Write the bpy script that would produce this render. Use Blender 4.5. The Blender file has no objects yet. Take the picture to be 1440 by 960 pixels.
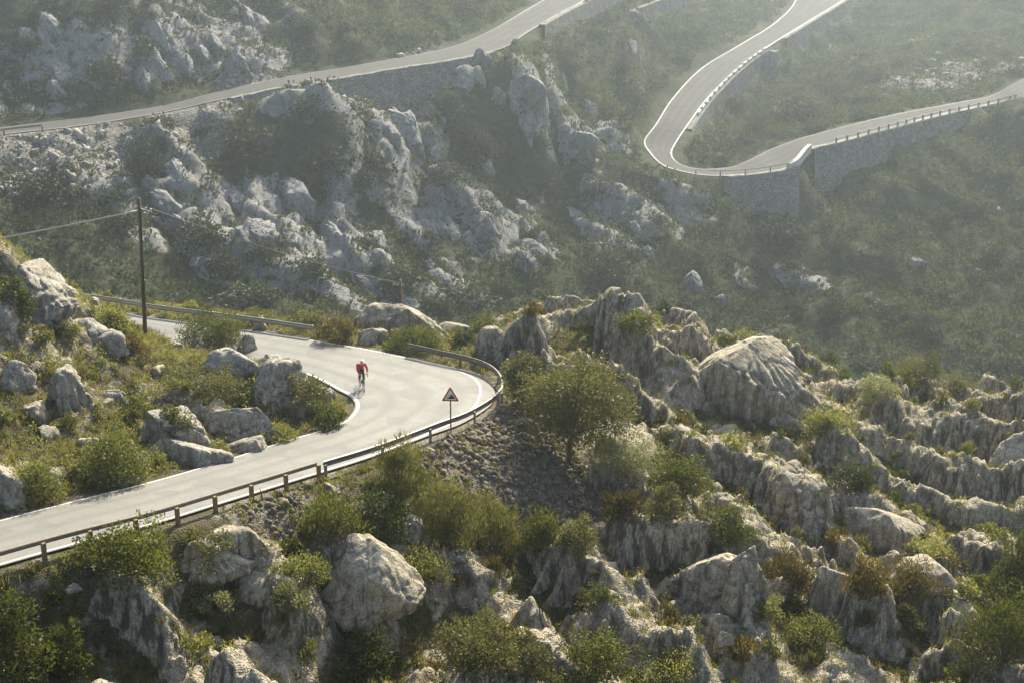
import bpy, bmesh, math, random
import numpy as np
from mathutils import Vector, Matrix

random.seed(7)
RNG = np.random.default_rng(7)
scene = bpy.context.scene
COL = scene.collection
R = math.radians

# ------------------------------------------------------------------ camera model
FPX, PITCH, CAMZ = 2000.0, R(18.0), 27.0
CP, SP = math.cos(PITCH), math.sin(PITCH)


def sl(v):
    return SP - CP * (480.0 - v) / FPX


def ray(u, v):
    a = (u - 720.0) / FPX
    b = (480.0 - v) / FPX
    return np.array([a, CP + b * SP, -SP + b * CP])


def at(u, v, t):
    return np.array([0, 0, CAMZ]) + t * ray(u, v)


def at_z(u, v, z):
    return at(u, v, (CAMZ - z) / sl(v))


def project(p):
    p = np.asarray(p, float).reshape(-1, 3)
    d = p - np.array([0, 0, CAMZ])
    t = d[:, 1] * CP - d[:, 2] * SP
    up = d[:, 1] * SP + d[:, 2] * CP
    t = np.maximum(t, 1e-3)
    return 720 + FPX * d[:, 0] / t, 480 - FPX * up / t, t


# ------------------------------------------------------------------ noise
def _hash(ix, iy, iz, seed):
    h = (ix.astype(np.uint32) * np.uint32(374761393) + iy.astype(np.uint32) * np.uint32(668265263)
         + iz.astype(np.uint32) * np.uint32(2147483647) + np.uint32((seed * 974711 + 12345) & 0xffffffff))
    h = (h ^ (h >> np.uint32(13))) * np.uint32(1274126177)
    h = (h ^ (h >> np.uint32(16))) * np.uint32(2246822519)
    return h ^ (h >> np.uint32(13))


def gnoise(p, seed=0):
    p = np.asarray(p, float)
    i = np.floor(p).astype(np.int64)
    f = p - i
    w = f * f * f * (f * (f * 6 - 15) + 10)
    out = np.zeros(len(p))
    for dx in (0, 1):
        for dy in (0, 1):
            for dz in (0, 1):
                h = _hash(i[:, 0] + dx, i[:, 1] + dy, i[:, 2] + dz, seed)
                gx = (h & np.uint32(1023)).astype(float) / 511.5 - 1
                gy = ((h >> np.uint32(10)) & np.uint32(1023)).astype(float) / 511.5 - 1
                gz = ((h >> np.uint32(20)) & np.uint32(1023)).astype(float) / 511.5 - 1
                d = gx * (f[:, 0] - dx) + gy * (f[:, 1] - dy) + gz * (f[:, 2] - dz)
                ww = (w[:, 0] if dx else 1 - w[:, 0]) * (w[:, 1] if dy else 1 - w[:, 1]) * (w[:, 2] if dz else 1 - w[:, 2])
                out += d * ww
    return out * 1.5


def fbm(p, octv=4, seed=0, gain=0.5):
    p = np.asarray(p, float)
    a, s, tot = 1.0, np.zeros(len(p)), 0.0
    for k in range(octv):
        s += a * gnoise(p, seed + k * 17)
        tot += a
        a *= gain
        p = p * 2.03 + 13.7
    return s / tot * 1.3


def ridged(p, octv=3, seed=0):
    p = np.asarray(p, float)
    a, s, tot = 1.0, np.zeros(len(p)), 0.0
    for k in range(octv):
        s += a * (1 - np.minimum(np.abs(gnoise(p, seed + k * 31)) * 1.6, 1))
        tot += a
        a *= 0.5
        p = p * 2.1 + 7.3
    return s / tot


def worley(p, seed=0):
    p = np.asarray(p, float)
    i = np.floor(p).astype(np.int64)
    f1 = np.full(len(p), 9.0)
    f2 = np.full(len(p), 9.0)
    for dx in (-1, 0, 1):
        for dy in (-1, 0, 1):
            for dz in (-1, 0, 1):
                c = i + np.array([dx, dy, dz])
                h = _hash(c[:, 0], c[:, 1], c[:, 2], seed)
                q = np.stack([(h & np.uint32(1023)) / 1023.0, ((h >> np.uint32(10)) & np.uint32(1023)) / 1023.0,
                              ((h >> np.uint32(20)) & np.uint32(1023)) / 1023.0], 1) + c
                d = np.sqrt(((p - q) ** 2).sum(1))
                f2 = np.where(d < f1, f1, np.minimum(f2, d))
                f1 = np.minimum(f1, d)
    return f1, f2


def sstep(a, b, x):
    t = np.clip((x - a) / (b - a), 0, 1)
    return t * t * (3 - 2 * t)


# ------------------------------------------------------------------ mesh / object helpers
def np_mesh(name, v, f, smooth=False, attrs=None, mats=()):
    """v (n,3), f (m,k) with k = 3 or 4"""
    v = np.asarray(v, np.float32)
    f = np.asarray(f, np.int32)
    me = bpy.data.meshes.new(name)
    me.vertices.add(len(v))
    me.vertices.foreach_set('co', v.ravel())
    k = f.shape[1]
    me.loops.add(f.size)
    me.loops.foreach_set('vertex_index', f.ravel())
    me.polygons.add(len(f))
    me.polygons.foreach_set('loop_start', np.arange(0, f.size, k, dtype=np.int32))
    me.polygons.foreach_set('loop_total', np.full(len(f), k, np.int32))
    if smooth:
        me.polygons.foreach_set('use_smooth', np.ones(len(f), bool))
    for an, av in (attrs or {}).items():
        a = me.attributes.new(an, 'FLOAT', 'POINT')
        a.data.foreach_set('value', np.asarray(av, np.float32))
    for m in mats:
        me.materials.append(m)
    me.update()
    me.validate()
    return me


def link(name, me, parent=None):
    o = bpy.data.objects.new(name, me)
    COL.objects.link(o)
    if parent is not None:
        o.parent = parent
    return o


def empty(name, loc, rz=0.0):
    o = bpy.data.objects.new(name, None)
    COL.objects.link(o)
    o.empty_display_size = 0.3
    o.location = loc
    o.rotation_euler = (0, 0, rz)
    return o


def tag(o, label=None, cat=None, group=None, kind=None):
    if label:
        o['label'] = label
    if cat:
        o['category'] = cat
    if group:
        o['group'] = group
    if kind:
        o['kind'] = kind
    return o


class MB:
    """collects boxes, tubes and prisms into one mesh"""

    def __init__(self):
        self.v, self.f, self.n = [], [], 0

    def add(self, v, faces):
        self.v.extend([tuple(map(float, p)) for p in v])
        self.f.extend([tuple(i + self.n for i in q) for q in faces])
        self.n = len(self.v)

    def box(self, c, s, rot=None):
        pts = [Vector((x * s[0] / 2, y * s[1] / 2, z * s[2] / 2)) for x in (-1, 1) for y in (-1, 1) for z in (-1, 1)]
        if rot is not None:
            pts = [rot @ p for p in pts]
        pts = [p + Vector(c) for p in pts]
        self.add(pts, [(0, 1, 3, 2), (4, 6, 7, 5), (0, 4, 5, 1), (2, 3, 7, 6), (0, 2, 6, 4), (1, 5, 7, 3)])

    def tube(self, pts, r, n=8, cap=True, flat=None):
        pts = [Vector(p) for p in pts]
        rr = r if hasattr(r, '__len__') else [r] * len(pts)
        rings, prev = [], None
        for i, p in enumerate(pts):
            d = (pts[min(i + 1, len(pts) - 1)] - pts[max(i - 1, 0)])
            d = d.normalized() if d.length > 1e-9 else Vector((0, 0, 1))
            a = Vector((0, 0, 1)) if abs(d.z) < 0.9 else Vector((1, 0, 0))
            if prev is not None:
                a = prev
            x = (a - d * a.dot(d)).normalized()
            y = d.cross(x)
            prev = x
            rings.append([p + (x * math.cos(2 * math.pi * k / n) + y * math.sin(2 * math.pi * k / n)) * rr[i] for k in range(n)])
        vs = [q for rg in rings for q in rg]
        fs = []
        for i in range(len(pts) - 1):
            for k in range(n):
                a, b = i * n + k, i * n + (k + 1) % n
                fs.append((a, b, b + n, a + n))
        if cap:
            fs.append(tuple(range(n))[::-1])
            fs.append(tuple((len(pts) - 1) * n + k for k in range(n)))
        self.add(vs, fs)

    def ring(self, c, axis, R0, r, n=40, m=8):
        c, axis = Vector(c), Vector(axis).normalized()
        a = Vector((0, 0, 1)) if abs(axis.z) < 0.9 else Vector((1, 0, 0))
        x = (a - axis * a.dot(axis)).normalized()
        y = axis.cross(x)
        vs, fs = [], []
        for i in range(n):
            th = 2 * math.pi * i / n
            d = x * math.cos(th) + y * math.sin(th)
            for k in range(m):
                ph = 2 * math.pi * k / m
                vs.append(c + d * (R0 + r * math.cos(ph)) + axis * r * math.sin(ph))
        for i in range(n):
            for k in range(m):
                fs.append((i * m + k, ((i + 1) % n) * m + k, ((i + 1) % n) * m + (k + 1) % m, i * m + (k + 1) % m))
        self.add(vs, fs)

    def prism(self, poly, o, ex, ey, en, th):
        """polygon in the plane (o; ex, ey), thickness th along en"""
        o, ex, ey, en = Vector(o), Vector(ex), Vector(ey), Vector(en)
        n = len(poly)
        a = [o + ex * p[0] + ey * p[1] for p in poly]
        b = [p + en * th for p in a]
        fs = [tuple(range(n))[::-1], tuple(range(n, 2 * n))]
        for k in range(n):
            fs.append((k, (k + 1) % n, n + (k + 1) % n, n + k))
        self.add(a + b, fs)

    def build(self, name, mat, parent=None, smooth=False):
        me = bpy.data.meshes.new(name)
        me.from_pydata(self.v, [], self.f)
        bm = bmesh.new()
        bm.from_mesh(me)
        bmesh.ops.recalc_face_normals(bm, faces=bm.faces)
        bm.to_mesh(me)
        bm.free()
        if smooth:
            me.polygons.foreach_set('use_smooth', np.ones(len(me.polygons), bool))
        me.materials.append(mat)
        me.update()
        return link(name, me, parent)


# ------------------------------------------------------------------ materials
class NT:
    def __init__(self, name):
        self.m = bpy.data.materials.new(name)
        self.m.use_nodes = True
        self.t = self.m.node_tree
        self.t.nodes.clear()
        self.out = self.t.nodes.new('ShaderNodeOutputMaterial')
        self._geo = None

    def n(self, kind, **kw):
        nd = self.t.nodes.new('ShaderNode' + kind)
        for k, v in kw.items():
            setattr(nd, k, v)
        return nd

    def set(self, sock, val):
        if isinstance(val, bpy.types.NodeSocket):
            self.t.links.new(val, sock)
        elif hasattr(val, '__len__') and len(val) == 3 and sock.type == 'RGBA':
            sock.default_value = (*val, 1)
        else:
            sock.default_value = val

    def pos(self, scale=(1, 1, 1), obj=False, loc=(0, 0, 0)):
        if obj:
            s = self.n('TexCoord').outputs['Object']
        else:
            if self._geo is None:
                self._geo = self.n('NewGeometry')
            s = self._geo.outputs['Position']
        mp = self.n('Mapping')
        self.set(mp.inputs['Vector'], s)
        mp.inputs['Scale'].default_value = scale
        mp.inputs['Location'].default_value = loc
        return mp.outputs['Vector']

    def noise(self, vec, scale, detail=4, rough=0.55, dist=0.0):
        nd = self.n('TexNoise')
        self.set(nd.inputs['Vector'], vec)
        nd.inputs['Scale'].default_value = scale
        nd.inputs['Detail'].default_value = detail
        nd.inputs['Roughness'].default_value = rough
        nd.inputs['Distortion'].default_value = dist
        return nd.outputs['Fac']

    def vor(self, vec, scale, feature='F1', out='Distance'):
        nd = self.n('TexVoronoi', feature=feature)
        self.set(nd.inputs['Vector'], vec)
        nd.inputs['Scale'].default_value = scale
        return nd.outputs[out]

    def ramp(self, fac, stops):
        nd = self.n('ValToRGB')
        cr = nd.color_ramp
        while len(cr.elements) < len(stops):
            cr.elements.new(0.5)
        for e, (p, c) in zip(cr.elements, stops):
            e.position = p
            e.color = (*c, 1) if hasattr(c, '__len__') else (c, c, c, 1)
        self.set(nd.inputs['Fac'], fac)
        return nd.outputs['Color']

    def mix(self, fac, a, b, mode='MIX'):
        nd = self.n('MixRGB', blend_type=mode)
        self.set(nd.inputs['Fac'], fac)
        self.set(nd.inputs['Color1'], a)
        self.set(nd.inputs['Color2'], b)
        return nd.outputs['Color']

    def math(self, op, a, b=0.0, clamp=False):
        nd = self.n('Math', operation=op, use_clamp=clamp)
        self.set(nd.inputs[0], a)
        self.set(nd.inputs[1], b)
        return nd.outputs[0]

    def attr(self, name):
        return self.n('Attribute', attribute_name=name).outputs['Fac']

    def bump(self, h, dist=0.05, strength=1.0, normal=None):
        nd = self.n('Bump')
        self.set(nd.inputs['Height'], h)
        nd.inputs['Distance'].default_value = dist
        nd.inputs['Strength'].default_value = strength
        if normal is not None:
            self.set(nd.inputs['Normal'], normal)
        return nd.outputs['Normal']

    def bsdf(self, color, rough=0.8, metal=0.0, spec=0.5, normal=None):
        b = self.n('BsdfPrincipled')
        self.set(b.inputs['Base Color'], color)
        self.set(b.inputs['Roughness'], rough)
        self.set(b.inputs['Metallic'], metal)
        b.inputs['Specular IOR Level'].default_value = spec
        if normal is not None:
            self.set(b.inputs['Normal'], normal)
        return b.outputs[0]

    def done(self, sh):
        self.t.links.new(sh, self.out.inputs['Surface'])
        return self.m


def plain(name, c, rough=0.6, metal=0.0, var=0.15, scale=6.0, bump=0.0, spec=0.4):
    k = NT(name)
    nz = k.noise(k.pos(), scale, 5, 0.6)
    lo = tuple(x * (1 - var) for x in c)
    hi = tuple(min(x * (1 + var), 1) for x in c)
    col = k.ramp(nz, [(0.3, lo), (0.7, hi)])
    nm = k.bump(nz, bump) if bump else None
    return k.done(k.bsdf(col, rough, metal, spec, nm))


def rock_material(name, lo, hi, streak=1.0, tint=(0.34, 0.27, 0.17), green=0.0):
    k = NT(name)
    p = k.pos()
    big = k.noise(p, 0.35, 3, 0.6)
    med = k.noise(p, 1.7, 6, 0.65)
    fine = k.noise(p, 9.0, 5, 0.7)
    st = k.noise(k.pos((2.6, 2.6, 0.22)), 1.0, 5, 0.62, 0.4)
    st2 = k.noise(k.pos((7.0, 7.0, 0.5)), 1.0, 3, 0.6, 0.2)
    col = k.ramp(med, [(0.30, lo), (0.62, hi)])
    col = k.mix(k.ramp(big, [(0.50, 0.0), (0.72, 0.55)]), col, tint)
    dark = tuple(x * 0.36 for x in lo)
    nz = k.n('SeparateXYZ')
    k.set(nz.inputs[0], k._geo.outputs['Normal'])
    face = k.ramp(nz.outputs[2], [(0.30, 1.0), (0.80, 0.12)])
    streak = k.math('MULTIPLY', face, streak)
    col = k.mix(k.math('MULTIPLY', k.ramp(st, [(0.47, 0.0), (0.62, 0.9)]), streak, True), col, dark)
    col = k.mix(k.math('MULTIPLY', k.ramp(st2, [(0.55, 0.0), (0.72, 0.6)]), streak, True), col, dark)
    crack = k.vor(k.pos((1.0, 1.0, 0.8)), 0.9, 'DISTANCE_TO_EDGE')
    crk = k.ramp(crack, [(0.0, 0.55), (0.022, 0.0)])
    col = k.mix(crk, col, (0.045, 0.042, 0.033))
    col = k.mix(k.ramp(fine, [(0.42, 0.55), (0.60, 0.0)]), col, dark)
    if green:
        col = k.mix(k.math('MULTIPLY', k.ramp(k.noise(p, 0.9, 4), [(0.52, 0.0), (0.66, 1.0)]), green), col, (0.09, 0.085, 0.035))
    h = k.math('ADD', k.math('MULTIPLY', med, 0.55), k.math('MULTIPLY', fine, 0.35))
    h = k.math('ADD', h, k.math('MULTIPLY', st2, 0.4))
    h = k.math('SUBTRACT', h, k.math('MULTIPLY', crk, 0.4))
    nm = k.bump(h, 0.13, 0.9)
    return k.done(k.bsdf(col, 0.85, 0, 0.25, nm))


def leaf_material(name, dark, light, transl=0.35, objvar=0.35, rough=0.5):
    k = NT(name)
    tone = k.attr('tone')
    rnd = k.n('ObjectInfo').outputs['Random']
    f = k.math('ADD', k.math('MULTIPLY', tone, 1 - objvar), k.math('MULTIPLY', rnd, objvar))
    col = k.ramp(f, [(0.1, dark), (0.85, light)])
    b = k.bsdf(col, rough, 0, 0.35)
    tr = k.n('BsdfTranslucent')
    warm = k.mix(1.0, col, (1.25, 1.25, 0.7), 'MULTIPLY')
    k.set(tr.inputs['Color'], warm)
    mx = k.n('MixShader')
    mx.inputs[0].default_value = transl
    k.t.links.new(b, mx.inputs[1])
    k.t.links.new(tr.outputs[0], mx.inputs[2])
    return k.done(mx.outputs[0])


M = {}
M['rock'] = rock_material('limestone', (0.35, 0.30, 0.215), (0.62, 0.55, 0.415))
M['rock_left'] = rock_material('limestone_left', (0.31, 0.285, 0.23), (0.53, 0.495, 0.415), 0.6)
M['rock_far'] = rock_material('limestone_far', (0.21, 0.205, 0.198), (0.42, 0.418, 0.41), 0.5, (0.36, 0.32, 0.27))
M['lentisk'] = leaf_material('lentisk_leaves', (0.026, 0.038, 0.009), (0.16, 0.17, 0.036), 0.46)
M['dark'] = leaf_material('dark_leaves', (0.022, 0.034, 0.011), (0.085, 0.10, 0.028), 0.38)
M['bright'] = leaf_material('bright_leaves', (0.075, 0.090, 0.022), (0.32, 0.31, 0.11), 0.48)
M['pale'] = leaf_material('pale_leaves', (0.11, 0.12, 0.05), (0.34, 0.34, 0.19), 0.35)
M['olive'] = leaf_material('olive_leaves', (0.045, 0.052, 0.018), (0.20, 0.19, 0.07), 0.42)
M['rust'] = leaf_material('rusty_leaves', (0.040, 0.034, 0.010), (0.17, 0.125, 0.032), 0.38)
M['grass'] = leaf_material('grass_blades', (0.070, 0.082, 0.020), (0.26, 0.215, 0.085), 0.45)
M['farscrub'] = leaf_material('far_scrub_leaves', (0.020, 0.034, 0.016), (0.105, 0.125, 0.055), 0.28, 0.2, 0.7)
M['farbush'] = leaf_material('far_bush_leaves', (0.026, 0.036, 0.018), (0.062, 0.074, 0.034), 0.2, 0.4, 0.7)
M['bark'] = plain('bark', (0.13, 0.10, 0.075), 0.9, 0, 0.4, 14, 0.02)
M['steel'] = plain('galvanised_steel', (0.42, 0.42, 0.40), 0.42, 0.75, 0.15, 3)
M['beam'] = plain('dull_weathered_beam', (0.20, 0.18, 0.15), 0.55, 0.35, 0.25, 3)
M['post_steel'] = plain('weathered_steel', (0.22, 0.20, 0.17), 0.6, 0.3, 0.3, 8)
M['wood_post'] = plain('brown_timber', (0.23, 0.145, 0.06), 0.75, 0, 0.3, 10)
M['wood_rail'] = plain('grey_timber', (0.20, 0.165, 0.12), 0.55, 0, 0.25, 7)
M['pole_wood'] = plain('creosoted_wood', (0.135, 0.085, 0.05), 0.8, 0, 0.35, 12)
M['cable'] = plain('cable_sheath', (0.34, 0.33, 0.29), 0.4, 0, 0.1)
M['cable_dark'] = plain('dark_cable_sheath', (0.10, 0.10, 0.09), 0.5, 0, 0.1)
M['ceramic'] = plain('insulator_glass', (0.55, 0.54, 0.5), 0.2, 0, 0.05)
M['white'] = plain('sign_white', (0.90, 0.80, 0.72), 0.5, 0, 0.04)
M['red'] = plain('sign_red', (0.50, 0.055, 0.025), 0.5, 0, 0.08)
M['black'] = plain('black_paint', (0.02, 0.02, 0.02), 0.5, 0, 0.1)
M['jersey'] = plain('red_jersey', (0.55, 0.025, 0.03), 0.75, 0, 0.12, 12)
M['tights'] = plain('black_tights', (0.018, 0.018, 0.02), 0.7, 0, 0.1)
M['skin'] = plain('skin', (0.52, 0.31, 0.22), 0.6, 0, 0.05)
M['helmet'] = plain('pale_helmet', (0.72, 0.60, 0.58), 0.35, 0, 0.06)
M['rubber'] = plain('rubber', (0.02, 0.02, 0.02), 0.8, 0, 0.1)
M['frame'] = plain('dark_frame', (0.03, 0.03, 0.035), 0.3, 0.2, 0.1)
M['alloy'] = plain('alloy', (0.5, 0.5, 0.5), 0.35, 0.8, 0.1)
M['concrete'] = plain('pale_kerb_stone', (0.52, 0.51, 0.47), 0.85, 0, 0.2, 5)


def asphalt(name='worn_asphalt', g=1.0, tint=(1, 1, 1), rmin=0.6):
    k = NT(name)
    p = k.pos()
    big = k.noise(p, 0.18, 3, 0.5)
    med = k.noise(p, 1.2, 4, 0.6)
    fine = k.noise(p, 26, 3, 0.8)
    lane = k.attr('lane')
    col = k.ramp(big, [(0.3, (0.205, 0.20, 0.18)), (0.7, (0.275, 0.268, 0.24))])
    col = k.mix(k.ramp(med, [(0.4, 0.0), (0.7, 0.8)]), col, (0.19, 0.186, 0.17))
    # tyre tracks: paler bands along the road
    w = k.math('ABSOLUTE', k.math('SINE', k.math('MULTIPLY', lane, 12.566)))
    wn = k.math('ADD', w, k.math('MULTIPLY', k.math('SUBTRACT', med, 0.5), 0.9))
    col = k.mix(k.ramp(wn, [(0.15, 0.75), (0.8, 0.0)]), col, (0.155, 0.15, 0.135))
    col = k.mix(k.ramp(fine, [(0.35, 0.45), (0.6, 0.0)]), col, (0.12, 0.115, 0.10))
    pt = k.noise(k.pos((1, 1, 1), loc=(31, 7, 0)), 0.45, 2, 0.4)
    col = k.mix(k.ramp(pt, [(0.60, 0.0), (0.61, 0.5)]), col, (0.13, 0.127, 0.118))
    agg = k.noise(p, 9.0, 4, 0.75)
    col = k.mix(k.ramp(agg, [(0.40, 0.5), (0.56, 0.0)]), col, (0.13, 0.127, 0.115))
    crk = k.ramp(k.vor(k.pos((1, 1, 1), loc=(3, 9, 0)), 0.22, 'DISTANCE_TO_EDGE'), [(0.0, 0.6), (0.006, 0.0)])
    crk = k.math('MULTIPLY', crk, k.ramp(k.noise(p, 0.4, 2), [(0.45, 0.0), (0.55, 1.0)]))
    col = k.mix(crk, col, (0.08, 0.076, 0.068))
    edge = k.math('ABSOLUTE', k.math('SUBTRACT', lane, 0.5))
    gr = k.math('ADD', edge, k.math('MULTIPLY', k.math('SUBTRACT', med, 0.5), 0.12))
    col = k.mix(k.ramp(gr, [(0.455, 0.0), (0.50, 0.6)]), col, (0.26, 0.23, 0.175))
    nm = k.bump(fine, 0.012, 0.6)
    rg = k.ramp(med, [(0.3, rmin), (0.7, rmin + 0.12)])
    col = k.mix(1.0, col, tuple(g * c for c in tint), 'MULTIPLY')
    return k.done(k.bsdf(col, rg, 0, 0.35 if g == 1.0 else 0.15, nm))


def paint(name='worn_white_paint', c=(0.62, 0.61, 0.57)):
    k = NT(name)
    p = k.pos()
    wear = k.noise(p, 3.5, 6, 0.7)
    col = k.mix(k.ramp(wear, [(0.56, 0.0), (0.66, 0.8)]), c, (0.30, 0.29, 0.26))
    return k.done(k.bsdf(col, 0.55, 0, 0.4))


def ground_near():
    k = NT('stony_hillside_soil')
    p = k.pos()
    a = k.noise(p, 0.5, 5, 0.6)
    b = k.noise(p, 3.0, 6, 0.7)
    st = k.vor(p, 12.0, 'F1')
    soil = k.ramp(b, [(0.3, (0.065, 0.052, 0.032)), (0.7, (0.16, 0.13, 0.085))])
    grass = k.ramp(b, [(0.3, (0.042, 0.05, 0.014)), (0.7, (0.12, 0.125, 0.04))])
    col = k.mix(k.ramp(a, [(0.44, 0.0), (0.58, 0.8)]), soil, grass)
    stone = k.ramp(b, [(0.3, (0.22, 0.20, 0.155)), (0.7, (0.38, 0.35, 0.28))])
    col = k.mix(k.ramp(k.noise(p, 0.8, 6, 0.7), [(0.54, 0.0), (0.62, 0.85)]), col, stone)
    pb = k.ramp(k.vor(p, 9.0, 'DISTANCE_TO_EDGE'), [(0.02, 0.0), (0.10, 1.0)])
    scree = k.mix(pb, (0.07, 0.058, 0.04), k.mix(k.vor(p, 5.5, 'F1', 'Color'), (0.17, 0.145, 0.105), (0.36, 0.32, 0.25)))
    col = k.mix(k.attr('scree'), col, scree)
    rk = k.attr('bedrock')
    s1 = k.noise(k.pos((2.6, 2.6, 0.22)), 1.0, 5, 0.62, 0.4)
    rc = k.ramp(b, [(0.3, (0.355, 0.305, 0.22)), (0.62, (0.63, 0.56, 0.425))])
    tn = k.ramp(k.noise(p, 0.35, 3, 0.6), [(0.48, 0.0), (0.70, 0.5)])
    rc = k.mix(tn, rc, (0.36, 0.29, 0.18))
    nz = k.n('SeparateXYZ')
    k.set(nz.inputs[0], k._geo.outputs['Normal'])
    face = k.ramp(nz.outputs[2], [(0.35, 1.0), (0.85, 0.08)])
    s2 = k.noise(k.pos((7.0, 7.0, 0.5)), 1.0, 3, 0.6, 0.2)
    rc = k.mix(k.math('MULTIPLY', face, k.ramp(s1, [(0.47, 0.0), (0.56, 0.95)])), rc, (0.095, 0.082, 0.06))
    rc = k.mix(k.math('MULTIPLY', face, k.ramp(s2, [(0.50, 0.0), (0.60, 0.75)])), rc, (0.10, 0.088, 0.066))
    ck = k.ramp(k.vor(p, 0.8, 'DISTANCE_TO_EDGE'), [(0.0, 0.55), (0.02, 0.0)])
    rc = k.mix(ck, rc, (0.05, 0.046, 0.036))
    rc = k.mix(k.ramp(k.noise(p, 9.0, 5, 0.7), [(0.40, 0.5), (0.58, 0.0)]), rc, (0.14, 0.125, 0.095))
    col = k.mix(k.ramp(k.math('ADD', rk, k.math('MULTIPLY', k.math('SUBTRACT', b, 0.5), 0.5)), [(0.42, 0.0), (0.58, 1.0)]), col, rc)
    h = k.math('ADD', k.math('MULTIPLY', b, 0.8), k.math('MULTIPLY', st, -0.5))
    return k.done(k.bsdf(col, 0.95, 0, 0.15, k.bump(h, 0.16)))


def ground_far():
    k = NT('far_mountainside_soil')
    p = k.pos()
    a = k.noise(p, 0.16, 5, 0.6)
    b = k.noise(p, 1.3, 6, 0.7)
    c = k.noise(p, 5.0, 4, 0.7)
    green = k.ramp(b, [(0.3, (0.026, 0.036, 0.016)), (0.72, (0.075, 0.085, 0.038))])
    brown = k.ramp(b, [(0.3, (0.075, 0.065, 0.046)), (0.7, (0.18, 0.16, 0.12))])
    col = k.mix(k.ramp(a, [(0.50, 0.0), (0.68, 0.7)]), green, brown)
    rock = k.ramp(b, [(0.3, (0.20, 0.197, 0.19)), (0.66, (0.41, 0.405, 0.395))])
    rock = k.mix(k.ramp(k.noise(p, 0.3, 3, 0.6), [(0.48, 0.0), (0.72, 0.5)]), rock, (0.36, 0.32, 0.27))
    s1 = k.noise(k.pos((1.1, 1.1, 0.16)), 1.0, 4, 0.6, 0.4)
    rock = k.mix(k.ramp(s1, [(0.50, 0.0), (0.64, 0.7)]), rock, (0.13, 0.125, 0.115))
    ck = k.ramp(k.vor(p, 0.45, 'DISTANCE_TO_EDGE'), [(0.0, 0.7), (0.03, 0.0)])
    rock = k.mix(ck, rock, (0.06, 0.058, 0.05))
    f = k.math('ADD', k.attr('rocky'), k.math('MULTIPLY', k.math('SUBTRACT', k.noise(p, 0.9, 5, 0.7), 0.5), 0.9))
    col = k.mix(k.ramp(f, [(0.42, 0.0), (0.54, 1.0)]), col, rock)
    pb = k.ramp(k.vor(p, 1.5, 'DISTANCE_TO_EDGE'), [(0.02, 0.0), (0.12, 1.0)])
    scree = k.mix(pb, (0.10, 0.09, 0.075), k.mix(k.vor(p, 1.5, 'F1', 'Color'), (0.22, 0.205, 0.18), (0.40, 0.375, 0.34)))
    col = k.mix(k.attr('scree'), col, scree)
    h = k.math('ADD', b, k.math('MULTIPLY', c, 0.5))
    return k.done(k.bsdf(col, 0.95, 0, 0.15, k.bump(h, 0.5)))


def masonry():
    k = NT('dry_stone_masonry')
    p = k.pos((1, 1, 1.25))
    e = k.vor(p, 2.3, 'DISTANCE_TO_EDGE')
    cell = k.vor(p, 2.3, 'F1', 'Color')
    st = k.mix(cell, (0.19, 0.18, 0.155), (0.36, 0.345, 0.30))
    col = k.mix(k.ramp(e, [(0.01, 0.0), (0.07, 1.0)]), (0.10, 0.095, 0.08), st)
    nz = k.noise(k.pos((0.8, 0.8, 0.12)), 1.0, 4, 0.6)
    col = k.mix(k.ramp(nz, [(0.5, 0.0), (0.7, 0.5)]), col, (0.12, 0.115, 0.09))
    return k.done(k.bsdf(col, 0.9, 0, 0.2, k.bump(k.ramp(e, [(0.0, 0.0), (0.12, 1.0)]), 0.08)))


M['asphalt'], M['paint'], M['masonry'] = asphalt(), paint(), masonry()
M['paint_far'] = paint('faded_paint', (0.40, 0.40, 0.39))
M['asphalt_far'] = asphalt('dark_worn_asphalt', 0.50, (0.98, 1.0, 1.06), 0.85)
M['ground_near'], M['ground_far'] = ground_near(), ground_far()
# ------------------------------------------------------------------ roads
def road_z_near(y):
    w = 3.0
    return 0.115 * w * np.log1p(np.exp(np.clip((71.0 - y) / w, -40, 40)))


def on_near_road(u, v):
    lo, hi = 20.0, 140.0
    for _ in range(50):
        m = (lo + hi) / 2
        p = at(u, v, m)
        if p[2] > road_z_near(p[1]):
            lo = m
        else:
            hi = m
    return at(u, v, lo)


def catmull(P, n=12):
    P = np.asarray(P, float)
    Q = np.vstack([2 * P[0] - P[1], P, 2 * P[-1] - P[-2]])
    out = []
    for i in range(1, len(Q) - 2):
        p0, p1, p2, p3 = Q[i - 1], Q[i], Q[i + 1], Q[i + 2]
        for s in np.linspace(0, 1, n, endpoint=False):
            out.append(0.5 * (2 * p1 + (p2 - p0) * s + (2 * p0 - 5 * p1 + 4 * p2 - p3) * s * s + (3 * p1 - p0 - 3 * p2 + p3) * s ** 3))
    out.append(Q[-2])
    return np.array(out)


NEAR = [((-80, 752), (-80, 818)), ((0, 730), (0, 795)), ((100, 704), (100, 767)), ((205, 678), (205, 740)),
        ((300, 651), (310, 708)), ((400, 619), (430, 671)), ((452, 604), (520, 643)), ((480, 593), (600, 613)),
        ((495, 580), (655, 592)), ((499, 567), (696, 560)), ((490, 556), (676, 528)), ((475, 548), (600, 508)),
        ((455, 537), (520, 491)), ((430, 526), (440, 478)), ((370, 512), (360, 466)), ((290, 500), (267, 454)),
        ((216, 487), (207, 446)), ((150, 474), (150, 436)), ((60, 460), (60, 424)), ((-60, 446), (-60, 412))]
near_in = catmull([on_near_road(*a) for a, b in NEAR])
near_out = catmull([on_near_road(*b) for a, b in NEAR])
near_in[:, 2] = road_z_near(near_in[:, 1])
near_out[:, 2] = road_z_near(near_out[:, 1])

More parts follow.
